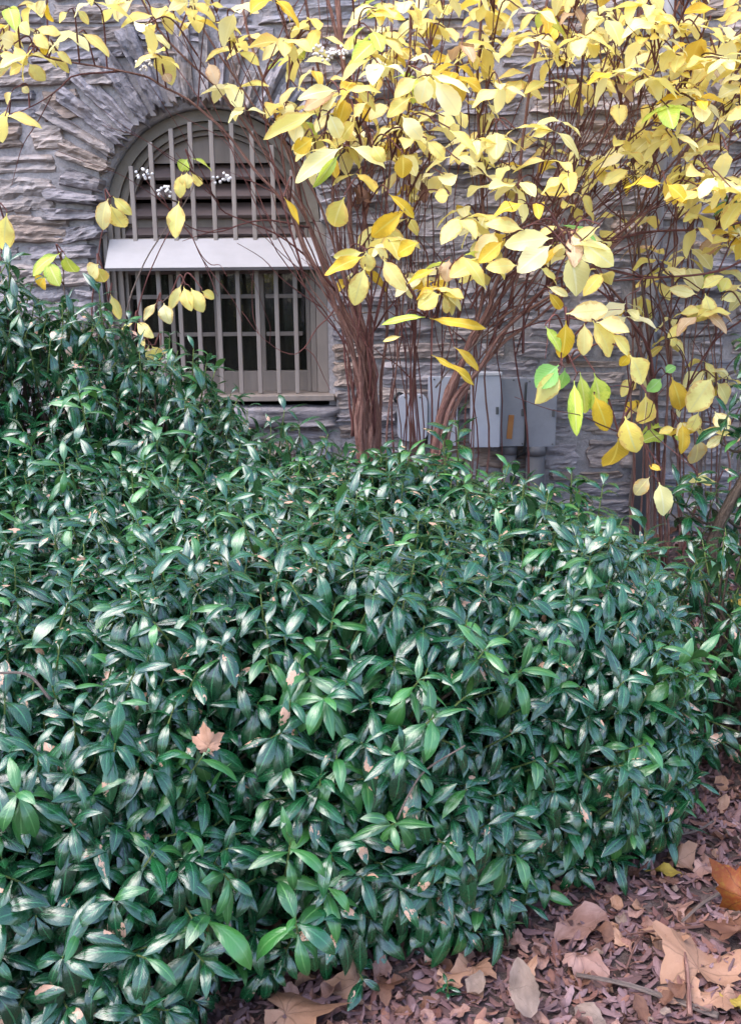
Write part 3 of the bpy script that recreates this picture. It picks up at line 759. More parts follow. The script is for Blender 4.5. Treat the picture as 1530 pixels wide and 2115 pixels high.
# a few long bright shoots standing out of the mound
for (px, py, Y, L) in ((695, 1560, 1.66, .11), (430, 1890, 1.50, .12), (600, 1740, 1.58, .10), (610, 1895, 1.52, .105), (400, 1720, 1.6, .10), (800, 1390, 1.8, .1), (1225, 1640, 2.02, .09), (1090, 1640, 1.92, .09), (1420 - 60, 1590, 2.15, .09)):
    shoot('main', at(px, py, Y), Vector((random.uniform(-.15, .15), -.45, .9)), 8, L, True, 1.0, .09, .35)
for (px, py, Y) in ((160, 800, 2.75), (325, 880, 2.75), (20, 540, 3.1), (400, 720, 3.1), (205, 600, 3.1)):
    shoot('left', at(px, py, Y), Vector((random.uniform(-.2, .2), -.25, 1)), 8, .11, py > 750, .9, .1, .2)
# the two shoots poking up before the trunk
for (px, py, Y) in ((945, 870, 2.75), (915, 905, 2.7), (1180, 975, 2.85), (1245, 1000, 2.8), (790, 930, 2.9), (1330, 1090, 2.75), (1440, 1150, 2.7), (1050, 960, 2.85)):
    b0 = shoot('main' if px < 1400 else 'right', at(px, py, Y), Vector((random.uniform(-.25, .25), -.1, 1)), 9, .105, False, .8, .1, .2)
    e = b0 + Vector((0, .05, -.25)); plants['main']['green'].tube([b0, e], [.003, .004], 5, .5)
# right sprigs
O = plants['sprig']
st = crom([at(1478, 1210, 3.45), at(1470, 1130, 3.42), at(1500, 1050, 3.4), at(1545, 960, 3.4), at(1560, 820, 3.45)], 6)
O['stems'].append((st, list(np.linspace(.030, .010, len(st))), 'brown_stem'))
for (px, py) in ((1400, 1000), (1440, 985), (1435, 1045), (1480, 1010), (1525, 985), (1500, 1060), (1535, 1030), (1460, 1085), (1515, 1100), (1560, 1010), (1505, 850), (1540, 800), (1525, 905), (1560, 870), (1560, 740), (1535, 700), (1590, 960), (1600, 1060), (1610, 860), (1535, 420), (1500, 415)):
    c = at(px, py, 3.4 + random.uniform(-.12, .1)) if py > 500 else at(px, py, 4.1)
    b0 = shoot('sprig', c, Vector((random.uniform(-.7, .2), -.3, .75)), random.randint(7, 10), .115 if py > 500 else .08, py < 500, .95, .08, .35)
    nb = min(st, key=lambda q: (q - b0).length)
    P_ = crom([b0, b0.lerp(nb, .5) + Vector((0, 0, -.03)), nb], 4); O['twigs'].tube(P_, list(np.linspace(.003, .007, len(P_))), 5, random.random())

# ---- yellow shrubs --------------------------------------------------
G2 = 'yellow leaved shrubs against the wall'
plant('A', 'yellow_shrub', at(755, 1230, 4.0), 'yellow shrub with red brown trunk right of the window, branches arching over it', 'shrub', G2)
plant('B', 'yellow_shrub', at(890, 1230, 3.9), 'yellow shrub whose thick leaning stems cross the grey utility boxes', 'shrub', G2)
plant('C', 'yellow_shrub', at(1350, 1170, 4.3), 'tall yellow shrub of many thin brown stems in front of the downpipe', 'shrub', G2)
plant('D', 'yellow_shrub', at(1500, 1180, 4.25), 'low yellow shrub with pale dead stems at the right end of the wall', 'shrub', G2)
plant('E', 'yellow_sapling', at(255, 1230, 3.9), 'thin yellow sapling with arching wands in front of the barred window', 'sapling', None)
def stem(pl, pts, r0, r1, mat='bark', jit=.008, n=5):
    P_ = [at(a[0], a[1], a[2]) for a in pts]
    # root it in the ground
    r0 *= .50 if r0 > .014 else .84; r1 *= .9; c = crom(P_, n)
    sd_ = random.random() * 99
    c = [q + Vector((noise.noise(Vector((i * .35, sd_, 0))), noise.noise(Vector((i * .35, sd_, 9))), 0)) * jit * 2 for i, q in enumerate(c)]
    t = np.linspace(0, 1, len(c))
    rads = [max(r1, r0 * (1 - x) ** 1.5 + r1 * x) * (1 + .16 * noise.noise(Vector((x * 26, sd_, 3)))) for x in t]
    plants[pl]['stems'].append((c, rads, mat)); return c
def S(pl, Y0, Y1, xy, r0, r1, mat='bark', jit=.008):
    n = len(xy); return stem(pl, [(x, y, Y0 + (Y1 - Y0) * i / (n - 1)) for i, (x, y) in enumerate(xy)], r0, r1, mat, jit)
S('A', 4.0, 3.75, [(742, 1230), (738, 930), (742, 800), (722, 700), (690, 625), (655, 560), (600, 440), (545, 370), (430, 240), (330, 172), (250, 146), (100, 121), (-40, 100)], .028, .0035)
S('A', 4.0, 4.0, [(768, 1230), (762, 930), (755, 800), (738, 700), (690, 600), (650, 500), (590, 300), (520, 100), (490, -90)], .030, .005)
S('A', 4.02, 4.1, [(778, 1230), (775, 930), (772, 800), (760, 720), (720, 600), (690, 450), (680, 250), (640, 60), (620, -90)], .026, .006)
S('A', 3.98, 3.9, [(756, 1230), (748, 930), (748, 800), (735, 710), (700, 620), (640, 470), (560, 330), (460, 200), (330, 60), (250, -90)], .026, .004)
S('A', 4.0, 4.1, [(766, 1230), (768, 930), (765, 800), (755, 700), (735, 560), (720, 400), (712, 200), (695, 0), (690, -90)], .026, .012)
S('A', 4.05, 4.2, [(790, 1230), (784, 930), (778, 800), (765, 700), (755, 500), (765, 300), (700, 100), (650, -90)], .020, .008)
S('A', 4.0, 3.9, [(752, 1230), (755, 930), (740, 780), (715, 690), (670, 590), (610, 480), (580, 300), (600, 150), (560, -90)], .022, .004)
S('A', 3.95, 4.0, [(760, 1230), (745, 940), (750, 800), (748, 720), (728, 640), (700, 540), (650, 400), (520, 210), (420, 60), (380, -90)], .022, .004)
S('A', 4.05, 4.2, [(776, 1230), (782, 930), (790, 780), (800, 600), (830, 400), (845, 200), (850, -90)], .012, .005)
S('A', 4.0, 3.7, [(690, 600), (600, 500), (470, 440), (440, 400), (440, 372)], .006, .002, 'twig')
S('A', 3.9, 3.7, [(640, 470), (540, 455), (440, 480), (370, 455), (330, 400)], .005, .0018, 'twig')
S('A', 3.9, 3.8, [(690, 640), (652, 683), (609, 732), (545, 700), (499, 643)], .004, .0015, 'twig', .004)
S('A', 3.8, 3.7, [(360, 440), (397, 494), (430, 560), (450, 612)], .004, .0018, 'twig', .004)
S('A', 3.85, 3.75, [(630, 575), (560, 330), (545, 200), (550, 130)], .006, .003, 'twig')
S('A', 3.8, 3.7, [(250, 146), (150, 160), (80, 215), (0, 240)], .005, .002, 'twig')
S('B', 3.85, 4.05, [(878, 1230), (900, 900), (945, 770), (1000, 650), (1040, 540), (1070, 400), (1090, 200), (1140, -60)], .036, .006)
S('B', 3.80, 3.9, [(900, 1230), (918, 890), (985, 765), (1080, 650), (1200, 565), (1330, 440), (1450, 250), (1560, 90)], .024, .004)
S('B', 3.9, 4.1, [(885, 1230), (908, 880), (960, 740), (1030, 620), (1120, 490), (1220, 330), (1330, 150), (1430, -60)], .030, .005)
S('B', 3.9, 4.0, [(895, 1230), (915, 900), (955, 760), (990, 640), (1000, 450), (985, 250), (1000, -60)], .024, .006)
S('B', 3.9, 4.2, [(905, 1230), (925, 900), (975, 790), (1050, 700), (1130, 640), (1250, 520), (1400, 330), (1560, 200)], .022, .005)
S('B', 3.75, 3.2, [(1080, 650), (1120, 600), (1150, 605), (1168, 655), (1172, 750)], .007, .003, 'twig', .002)
S('B', 3.75, 3.15, [(1172, 655), (1210, 655), (1260, 680), (1300, 735), (1300, 800), (1285, 860), (1275, 900)], .005, .0025, 'twig', .002)
S('B', 3.8, 3.3, [(1120, 490), (1150, 480), (1168, 500), (1177, 520)], .005, .003, 'twig', .002)
S('B', 3.9, 3.5, [(900, 800), (930, 760), (1000, 690), (980, 668), (880, 655)], .004, .002, 'pale_twig', .002)
S('C', 4.25, 4.1, [(1352, 1170), (1348, 950), (1345, 800), (1330, 620), (1320, 450), (1370, 250), (1400, -60)], .012, .005)
S('C', 4.2, 3.9, [(1340, 1170), (1335, 950), (1338, 800), (1300, 650), (1220, 540), (1180, 400), (1200, 200), (1210, -60)], .011, .004)
S('C', 4.3, 3.8, [(1365, 1170), (1362, 950), (1352, 800), (1330, 700), (1250, 610), (1150, 560), (1060, 540), (1010, 520)], .011, .004, 'twig')
S('C', 4.0, 3.7, [(1600, 500), (1480, 560), (1330, 575), (1200, 590), (1130, 640)], .007, .003, 'twig')
S('C', 4.0, 3.7, [(1620, 430), (1480, 470), (1330, 480), (1230, 510), (1170, 540)], .007, .003, 'twig')
for k in range(11):
    xb_ = random.uniform(1290, 1420); xt = random.uniform(1180, 1560)
    S('C', 4.25, random.uniform(3.9, 4.5), [(xb_, 1170), (xb_ + random.uniform(-8, 8), 950), (xb_ + (xt - xb_) * .12, 780), (xb_ + (xt - xb_) * .4, 560), (xb_ + (xt - xb_) * .75, 280), (xt, -60)], random.uniform(.0045, .0085), .0028, random.choice(['bark', 'bark', 'pale_twig']), .012)
for k in range(12):
    xb_ = random.uniform(1395, 1530); xt = xb_ + random.uniform(-60, 40); yt = random.uniform(550, 780)
    S('D', 4.25, random.uniform(4.1, 4.4), [(xb_, 1190), (xb_ + random.uniform(-8, 8), 950), (xb_ + (xt - xb_) * .5, 780), (xt, yt)], random.uniform(.004, .008), .0025, random.choice(['pale_twig', 'pale_twig', 'bark']))
S('D', 4.2, 3.9, [(1400, 1180), (1440, 1000), (1390, 900), (1420, 800), (1480, 700), (1560, 640)], .008, .004, 'twig')
# many slim stems between the trunks
for k in range(24):
    xb_ = random.choice([random.uniform(790, 880), random.uniform(880, 1110)]); xt = xb_ + random.gauss(10, 75)
    pl = 'A' if xb_ < 850 else 'B'
    S(pl, random.uniform(3.95, 4.4), random.uniform(3.9, 4.5), [(xb_, 1180), (xb_ + random.uniform(-12, 12), 880), (xb_ + (xt - xb_) * .3 + random.uniform(-12, 12), 640), (xb_ + (xt - xb_) * .6, 350), (xt, random.choice([-60, 100, 300, -60]))], random.uniform(.0035, .007), .0022, random.choice(['bark', 'twig', 'twig']), .014)
for k in range(17):
    t_ = random.random(); x0_ = 745 + random.uniform(-25, 30); xt = random.uniform(300, 900)
    m_ = (x0_ + xt) / 2
    S('A', 4.0, random.uniform(3.7, 4.4), [(x0_, 900), (x0_ - 5, 740), (x0_ * .7 + xt * .3, 560), (x0_ * .42 + xt * .58 + random.uniform(-15, 15), 330), (xt, random.choice([-60, -60, 60, 130]))], random.uniform(.0045, .008), .002, random.choice(['bark', 'twig', 'twig']), .016)
for k in range(26):
    x0_ = random.uniform(930, 1120); y0_ = random.uniform(520, 760); xt = random.uniform(1150, 1580); yt = random.uniform(-60, 330)
    S('B', 3.95, random.uniform(3.6, 4.4), [(x0_, y0_), (x0_ * .65 + xt * .35, y0_ * .68 + yt * .32 + random.uniform(-20, 20)), (x0_ * .3 + xt * .7, y0_ * .33 + yt * .67), (xt, yt)], random.uniform(.0035, .0065), .002, random.choice(['bark', 'twig', 'twig']), .018)
# sapling
for pts in ([(250, 1230), (256, 800), (262, 650), (300, 540), (360, 450), (400, 385), (395, 340)], [(262, 1230), (275, 800), (282, 655), (312, 555), (365, 450), (376, 400)],
            [(200, 1230), (190, 700), (200, 560), (218, 450), (226, 412)], [(262, 1230), (270, 760), (285, 690), (320, 640), (375, 588)], [(230, 1230), (240, 800), (300, 720), (320, 712)],
            [(150, 1230), (140, 700), (130, 560), (128, 520)], [(190, 1230), (210, 720), (225, 620), (215, 560), (202, 543)], [(365, 450), (330, 410), (300, 370)], [(376, 420), (350, 410), (338, 400)], [(0, 1230), (-5, 700), (5, 500), (15, 440)]):
    S('E', 3.85, 3.75, pts, .006, .0022, random.choice(['twig', 'pale_twig']), .003)
# sample points on stems for attaching twigs
SP = {k: [] for k in 'ABCDE'}
for k in 'ABCDE':
    for (c, rads, mt) in plants[k]['stems']:
        for i, q in enumerate(c):
            if i > len(c) * .2: SP[k].append((q.x, q.y, q.z))
SPA = {k: np.array(v) for k, v in SP.items()}
def nearest(p, keys):
    best = None
    for k in keys:
        A = SPA[k]; d = A - np.array(p); w = d[:, 0] ** 2 + (d[:, 1] * .6) ** 2 + (d[:, 2]) ** 2 + np.where(d[:, 2] > .02, .25 * d[:, 2], 0) + np.where(d[:, 2] > -.03, .01, 0)
        i = int(np.argmin(w))
        if best is None or w[i] < best[0]: best = (w[i], k, Vector(A[i]))
    return best
def twig_to(p, keys, r=.0022):
    w, k, q = nearest(p, keys); p = Vector(p)
    mid = q.lerp(p, .5) + Vector((random.uniform(-.02, .02), random.uniform(-.03, .03), .04 + .12 * (p - q).length * random.uniform(.2, 1)))
    c = crom([q, mid, p], 5)
    plants[k]['twigs'].tube(c, list(np.linspace(r * 1.5, r, len(c))), 5, random.random(), cap=False)
    return k, c
for k, cnt_ in (('A', 95), ('B', 160), ('C', 80), ('D', 14)):
    st_ = [q for q in plants[k]['stems']]
    for _ in range(cnt_):
        c, rads, mt = random.choice(st_); i = random.randrange(int(len(c) * .35), len(c) - 1); q = c[i]
        L = random.uniform(.15, .5); d = (c[i + 1] - c[i - 1]).normalized() * .7 + Vector((random.uniform(-.8, .8), random.uniform(-.5, .4), random.uniform(-.1, .7)))
        d.normalize(); bend = Vector((random.uniform(-.3, .3), 0, random.uniform(-.35, .3)))
        P_ = [q + d * L * t + bend * L * t * t + Vector(rng.normal(size=3)) * .006 * (t > 0) for t in (0, .25, .5, .75, 1)]
        if P_[-1].y > WY - .08: continue
        plants[k]['twigs'].tube(crom(P_, 3), list(np.linspace(min(.0035, rads[i]), .0010, 13)), 4, random.random(), cap=False)
# density of leaf clusters on a 100 px grid of the photograph's upper half
DEN = [
 [5, 3, 2, 5, 5, 5, 3, 6, 7, 6, 7, 8, 9, 9, 9, 9],
 [4, 1, 0, 1, 3, 1, 4, 5, 6, 4, 3, 6, 8, 8, 9, 9],
 [1, 0, 0, 0, 0, 3, 6, 8, 8, 7, 5, 3, 3, 8, 9, 8],
 [0, 0, 0, 0, 0, 0, 2, 3, 6, 5, 6, 3, 6, 8, 6, 6],
 [0, 0, 0, 0, 0, 0, 0, 2, 4, 6, 4, 5, 5, 2, 3, 6],
 [0, 0, 0, 0, 0, 0, 0, 2, 3, 5, 3, 3, 3, 4, 5, 4],
 [0, 0, 0, 0, 0, 0, 0, 0, 0, 0, 0, 1, 2, 3, 4, 3],
 [0, 0, 0, 0, 0, 0, 0, 0, 0, 0, 0, 0, 1, 2, 4, 2],
 [0, 0, 0, 0, 0, 0, 0, 0, 0, 0, 0, 0, 0, 2, 3, 2],
 [0, 0, 0, 0, 0, 0, 0, 0, 0, 0, 0, 0, 0, 1, 2, 1]]
def ycluster(px, py, Y, keys):
    p = at(px, py, Y); k, c = twig_to(p, keys)
    t = (c[-1] - c[-3]).normalized()
    npair = random.choice([1, 2, 2, 3])
    az = random.uniform(0, math.pi)
    shade = random.random()
    mtw = random.choices(['yellow', 'pale', 'gold', 'lime', 'tan', 'green'], [.52, .33, .07, .04, .035, .01 if Y > 4.2 and px > 1250 else .003])[0]
    for j in range(npair):
        q = p - t * .045 * j
        az += math.pi / 2 + random.uniform(-.3, .3)
        for s in (0, 1):
            if random.random() < .12: continue
            w = az + s * math.pi + random.uniform(-.35, .35)
            d = Vector((math.cos(w), math.sin(w) * .8 - .1, random.uniform(-.75, .12)))
            nrm = Vector((random.uniform(-.35, .35), -.35 + random.uniform(-.4, .3), 1.0))
            mt = mtw if random.random() < .7 else random.choices(['yellow', 'pale', 'gold'], [.6, .25, .15])[0]
            put(k, NL + random.randrange(NY), mt, q, d, nrm, random.uniform(.078, .138), random.uniform(.8, 1.15))
def px_dense(i, j): return i >= 6 and j <= 3
for j in range(-2, 10):
    for i in range(-1, 18):
        dn = DEN[max(j, 0)][min(max(i, 0), 15)] * (1 if (0 <= i < 16 and j >= 0) else .55)
        nn = dn * (.98 if px_dense(i, j) else .66); nn = int(nn) + (random.random() < nn % 1)
        for _ in range(nn):
            px = (i + random.random()) * 100; py = (j + random.random()) * 100
            Y = random.uniform(3.45, 4.55) if py < 350 else random.uniform(3.3, 4.3)
            if px > 1250 and py > 450: Y = random.uniform(3.8, 4.5)
            if px < 620: Y = random.uniform(3.5, 4.2)
            keys = 'A' if px < 700 else ('AB' if px < 950 else ('BC' if px < 1400 else 'BCD'))
            if py > 560 and px > 1250: keys = 'CD'
            ycluster(px, py, Y, keys)
# leaves copied one by one from the photograph: base x,y -> tip x,y, width px, material
H = []
def hl(Y, keys, s):
    for t in s.strip().split(';'):
        a = t.split(); 
        if len(a) < 6: continue
        H.append((Y, keys, float(a[0]), float(a[1]), float(a[2]), float(a[3]), float(a[4]), {'y': 'yellow', 'g': 'gold', 'p': 'pale', 'l': 'lime', 'n': 'green', 't': 'tan'}[a[5]]))
hl(3.1, 'B', '''1153 754 1105 796 45 n;1152 762 1109 838 42 y;1166 760 1158 828 30 n;1185 786 1188 898 28 l;1197 768 1213 870 28 l;1226 770 1260 879 45 l;1226 815 1266 903 38 g;
1332 812 1328 886 39 y;1290 860 1310 942 45 y;1276 905 1273 994 50 g;1341 985 1306 1024 28 y;1360 996 1378 1064 38 p;1365 972 1340 957 12 g;
1168 648 1268 639 38 y;1230 665 1307 680 34 y;1206 668 1203 733 30 y;1223 662 1272 733 46 y;1168 662 1168 753 36 g;1126 674 1162 724 22 l;1259 686 1312 742 26 y;1300 733 1338 798 46 y;1300 730 1278 759 20 g''')
hl(3.3, 'B', '''1175 521 1200 615 55 p;1200 498 1263 550 40 p;1141 492 1038 500 38 p;1138 506 1068 560 44 p;1068 548 1004 552 28 y;1081 475 1001 455 28 y;1038 498 988 539 30 g;1159 500 1150 536 22 p;
1238 468 1166 502 26 y;1115 553 1157 583 24 y;956 530 1001 589 24 y;1130 592 1172 612 15 y;1132 603 1162 645 18 g''')
hl(3.4, 'AB', '''751 521 688 532 22 y;754 529 672 568 24 g;755 518 763 567 30 y;754 551 725 636 38 y;774 512 808 535 20 y;791 535 834 600 33 y;900 557 838 579 16 g;928 535 920 581 32 t;865 501 813 523 30 g;
711 407 682 476 45 y;802 400 854 450 18 g;835 436 757 494 36 g;587 407 625 468 15 g;708 303 600 372 34 p;700 318 648 388 20 l;724 303 805 341 28 p;696 187 614 196 25 p;698 190 614 218 28 t;699 196 652 231 16 y;661 231 543 276 22 y;
620 247 603 297 30 p;647 284 608 316 30 g;716 187 787 181 22 y;881 159 870 215 36 p;896 165 950 243 38 p;892 156 970 181 20 p;862 162 809 196 28 y;831 319 838 366 34 g;928 269 990 311 24 y;928 403 900 405 26 y;
909 607 860 630 38 y;915 607 953 614 15 y;915 610 922 648 16 y;878 655 784 658 8 l;887 658 1000 680 14 g;937 716 1001 765 16 g;891 733 975 796 9 g;828 695 791 704 10 y;
680 235 700 285 30 p;735 250 690 290 30 y;770 300 790 335 26 y;760 210 720 250 24 y;830 240 870 290 30 p;850 200 800 240 26 y;880 290 915 330 28 y''')
hl(3.9, 'CD', '''1448 597 1492 566 24 y;1439 608 1383 597 22 y;1489 603 1505 572 25 y;1452 625 1423 671 40 y;1455 606 1470 663 26 y;1489 619 1530 610 18 p;1423 669 1376 688 22 y;1383 700 1398 713 18 y;1386 779 1408 854 35 g;
1470 779 1420 848 50 y;1442 851 1423 898 28 y;1439 904 1441 970 39 y;1408 873 1414 936 28 g;1392 884 1361 892 15 y;1495 898 1458 923 18 y;1364 782 1340 810 26 n;1373 770 1392 754 18 n;1475 850 1500 890 30 y;1480 790 1510 830 34 y''')
hl(3.7, 'E', '''224 410 201 472 33 y;229 422 251 479 38 y;234 406 271 444 20 y;376 359 364 406 24 y;386 356 384 388 26 y;395 356 425 397 16 y;395 327 445 347 12 l;388 328 370 354 25 l;370 416 362 491 32 y;
375 588 351 639 18 y;380 592 395 642 25 y;395 595 417 645 30 y;417 601 445 614 18 y;339 626 347 670 28 y;323 626 298 661 16 y;282 664 317 698 22 y;276 667 249 679 8 y;307 714 304 752 22 y;314 714 333 745 22 y;333 717 364 748 14 y;
229 607 251 661 18 y;125 523 50 563 25 l;135 526 151 582 32 l;119 550 104 585 35 y;95 570 75 595 30 g;204 545 179 570 35 y;200 550 215 590 30 y;15 440 5 525 34 y;100 540 120 590 30 l;300 700 285 725 14 y''')
hl(3.7, 'A', '''45 45 15 70 22 y;75 60 125 72 20 y;70 70 95 95 22 y;80 80 97 115 15 g;0 75 35 92 30 p;60 130 90 170 25 y;50 135 15 150 18 y;0 112 30 120 14 y;115 105 150 125 14 y;25 190 10 215 18 y;45 180 60 190 14 y;95 0 75 28 18 y;100 5 100 50 14 g;
140 25 122 45 16 y;160 20 190 48 14 y;30 95 55 135 20 y;430 130 450 170 26 t;340 150 350 170 20 t''')
hubs = []
for h in H:
    for g in hubs:
        if g[0] == h[0] and math.hypot(g[2] - h[2], g[3] - h[3]) < 26: g[4].append(h); break
    else: hubs.append([h[0], h[1], h[2], h[3], [h]])
for Y, keys, hx_, hy_, L in hubs:
    mx_ = sum(h[2] for h in L) / len(L); my_ = sum(h[3] for h in L) / len(L)
    hub = at(mx_, my_ - 5, Y + .02); k, c = twig_to(hub, keys, .0024)
    for h in L:
        a = at(h[2], h[3], Y); b_ = at(h[4], h[5], Y + random.uniform(-.03, .05)); d = b_ - a; ln = d.length
        foc = ln / .96
        wm_ = h[6] * (a - CAMLOC).length / FPX; wx = wm_ / (foc * .47)
        side = Vector((random.uniform(-.3, .3), -1.0, random.uniform(.15, .8)))
        if h[6] > 24: side = Vector((random.uniform(-.25, .25), -1.0, random.uniform(.0, .35)))
        put(k, NL + random.randrange(NY), h[7], a, d, side, foc, min(1.9, max(.35, wx)))
        if (a - hub).length > .006: plants[k]['twigs'].tube([hub, hub.lerp(a, .5) + Vector((0, 0, .004)), a], [.0022, .0018, .0016], 5, random.random())

# ---- decide which leaves show largest, build those as objects ------------
qv, qf, qi = [], [], []
for n_, (pl, var, mt, m, r_) in enumerate(inst):
    v = VAR[var][0]; nu = 8 if var < NL else 14; st_ = 7 if var < NL else 5
    idx = []
    for fr in (.1, .35, .65, .9):
        row = int(round(fr * nu)) * st_; idx += [row, row + st_ - 1]
    P_ = (m[:3, :3] @ v[idx].T).T + m[:3, 3]
    b0 = len(qv); qv.extend(map(tuple, P_.tolist()))
    for a in range(3): qf.append((b0 + 2 * a, b0 + 2 * a + 1, b0 + 2 * a + 3, b0 + 2 * a + 2)); qi.append(n_)
bvh = BVHTree.FromPolygons(qv, qf)
cnt = np.zeros(len(inst), int)
for py in range(2, 2115, 5):
    for px in range(2, 1530, 5):
        h = bvh.ray_cast(CAMLOC, ray(px, py))
        if h[2] is not None: cnt[qi[h[2]]] += 1
meshcache = {}
def leaf_mesh(var, mt):
    if (var, mt) not in meshcache:
        v, f, uv = VAR[var]; me = bpy.data.meshes.new('leaf'); me.from_pydata(v.tolist(), [], f.tolist()); finish(me, M[mt], True, uv); meshcache[(var, mt)] = me
    return meshcache[(var, mt)]
for pl, P in plants.items():
    root = P['root']; O = np.array(root.location); ids = [i for i, q in enumerate(inst) if q[0] == pl]
    ids.sort(key=lambda i: -cnt[i])
    mine = [i for i in ids[:300] if cnt[i] >= 1]
    nm = 'leaf'
    for i in mine:
        _, var, mt, m, r_ = inst[i]
        o = bpy.data.objects.new(nm, leaf_mesh(var, mt)); m2 = m.copy(); m2[:3, 3] -= O; o.matrix_local = Matrix(m2.tolist()); link(o, root)
        o.matrix_local = Matrix(m2.tolist())
        if mt in ('laurel_young', 'green', 'lime'): o['label'] = {'laurel_young': 'bright green young leaf', 'green': 'leaf still green', 'lime': 'yellow green leaf'}[mt]
        elif mt == 'laurel_damaged': o['label'] = 'leaf with brown patches'
        elif mt == 'tan': o['label'] = 'withered tan leaf'
    rest = [i for i in ids if i not in set(mine)]
    if rest:
        used = sorted({inst[i][2] for i in rest}, key=MATS.index)
        vs, fs, us, ms, rs = [], [], [], [], []; n0 = 0
        for i in rest:
            _, var, mt, m, r_ = inst[i]; v, f, uv = VAR[var]
            vs.append((v @ m[:3, :3].T) + (m[:3, 3] - O)); fs.append(f + n0); us.append(uv); ms.append(np.full(len(f), used.index(mt))); rs.append(np.full(len(v), r_)); n0 += len(v)
        o = mesh_obj('foliage', np.concatenate(vs).tolist(), np.concatenate(fs).tolist(), [M[k] for k in used], root, True, uv=np.concatenate(us), midx=np.concatenate(ms), rnd=np.concatenate(rs))
        o['kind'] = 'stuff'
    for (c, rads, mt) in P['stems']:
        big = rads[0] > .014
        o = MB().tube([q - Vector(O) for q in c], rads, 9 if big else 6, random.random()).build('stem', M[mt], root, True)
    ismain = pl in ('main', 'left', 'right', 'sprig')
    for key, mt, nm in (('twigs', 'brown_stem' if ismain else 'twig', 'twigs'), ('green', 'green_stem', 'shoots')):
        mb = P[key]
        if mb.v:
            mb.v = [(a[0] - O[0], a[1] - O[1], a[2] - O[2]) for a in mb.v]; o = mb.build(nm, M[mt], root, True); o['kind'] = 'stuff'
print('leaf instances', len(inst), 'shoots', n1, n2, n3)
# seed heads
def seed_head(pl, px, py, Y, s=.03):
    c = at(px, py, Y); root = plants[pl]['root']; O = Vector(root.location); mb = MB()
    for k in range(16):
        d = Vector(rng.normal(size=3)).normalized(); p = c + Vector((d.x * s, d.y * s * .7, d.z * s * .55)) * random.uniform(.5, 1)
        q = p + d * s * .35
        mb.tube([p - O, p.lerp(q, .5) - O, q - O], [.002, s * .2, .002], 5, random.random())
    mb.build('seed_head', M['seed'], root, True)['label'] = 'whitish dried flower head'
for (pl, px, py) in (('E', 297, 361), ('E', 340, 397), ('A', 457, 368), ('A', 650, 103), ('A', 700, 108), ('A', 672, 112), ('A', 297, 134)): seed_head(pl, px, py, 3.75)

# ------------------------------------------------------------------ litter
def syc_geom(seed, nr=4, na=44, curl=.25, lob=.30, fold=0.0):
    rs_ = random.Random(seed); v = [(0, 0, 0)]; uv = [(.5, .12)]; f = []
    jt = lambda: rs_.uniform(-.12, .12)
    lobes = [(-2.05 + jt(), .55 + jt()), (-1.02 + jt(), .88 + jt()), (0 + jt(), 1.0), (1.02 + jt(), .88 + jt()), (2.05 + jt(), .55 + jt())]
    ph = [rs_.uniform(0, 6) for _ in range(4)]
    for j in range(1, nr + 1):
        for i in range(na):
            a = -math.pi + 2 * math.pi * (i + .5) / na
            r_ = .30
            for (la, lr) in lobes:
                d = abs(a - la); r_ = max(r_, lr * (.60 + .40 * max(0, 1 - d / .42) ** 1.1) * (1 if d < .62 else max(.4, 1 - (d - .62))))
            r_ += .05 * (1 if i % 2 else -1) * (.4 + .6 * (j == nr)) * min(1, r_)
            if abs(abs(a) - math.pi) < .28: r_ *= .35
            q = j / nr; rad = r_ * q
            x = math.sin(a) * rad * .62; y = math.cos(a) * rad * .62
            z = curl * (q ** 2) * r_ * (.32 * math.sin(a * 2 + ph[0]) + .26 * math.sin(a * 3 + ph[1])) + .10 * curl * math.sin(x * 9 + ph[2]) + fold * abs(x)
            v.append((x, y, z)); uv.append((.5 + x / 1.3, .12 + y / 1.3 + .1 * 0))
    for i in range(na): f.append((0, 1 + i, 1 + (i + 1) % na))
    for j in range(nr - 1):
        for i in range(na): f.append((1 + j * na + i, 1 + (j + 1) * na + i, 1 + (j + 1) * na + (i + 1) % na, 1 + j * na + (i + 1) % na))
    return v, f, uv
def oak_geom(seed):     # narrow torn blade
    v, f, uv = leaf_geom(14, yp, .24, random.uniform(-.3, .5), 0, .3, .4, random.uniform(-.5, .5), seed, .12, .0, 4); return v.tolist(), f.tolist(), uv.tolist()
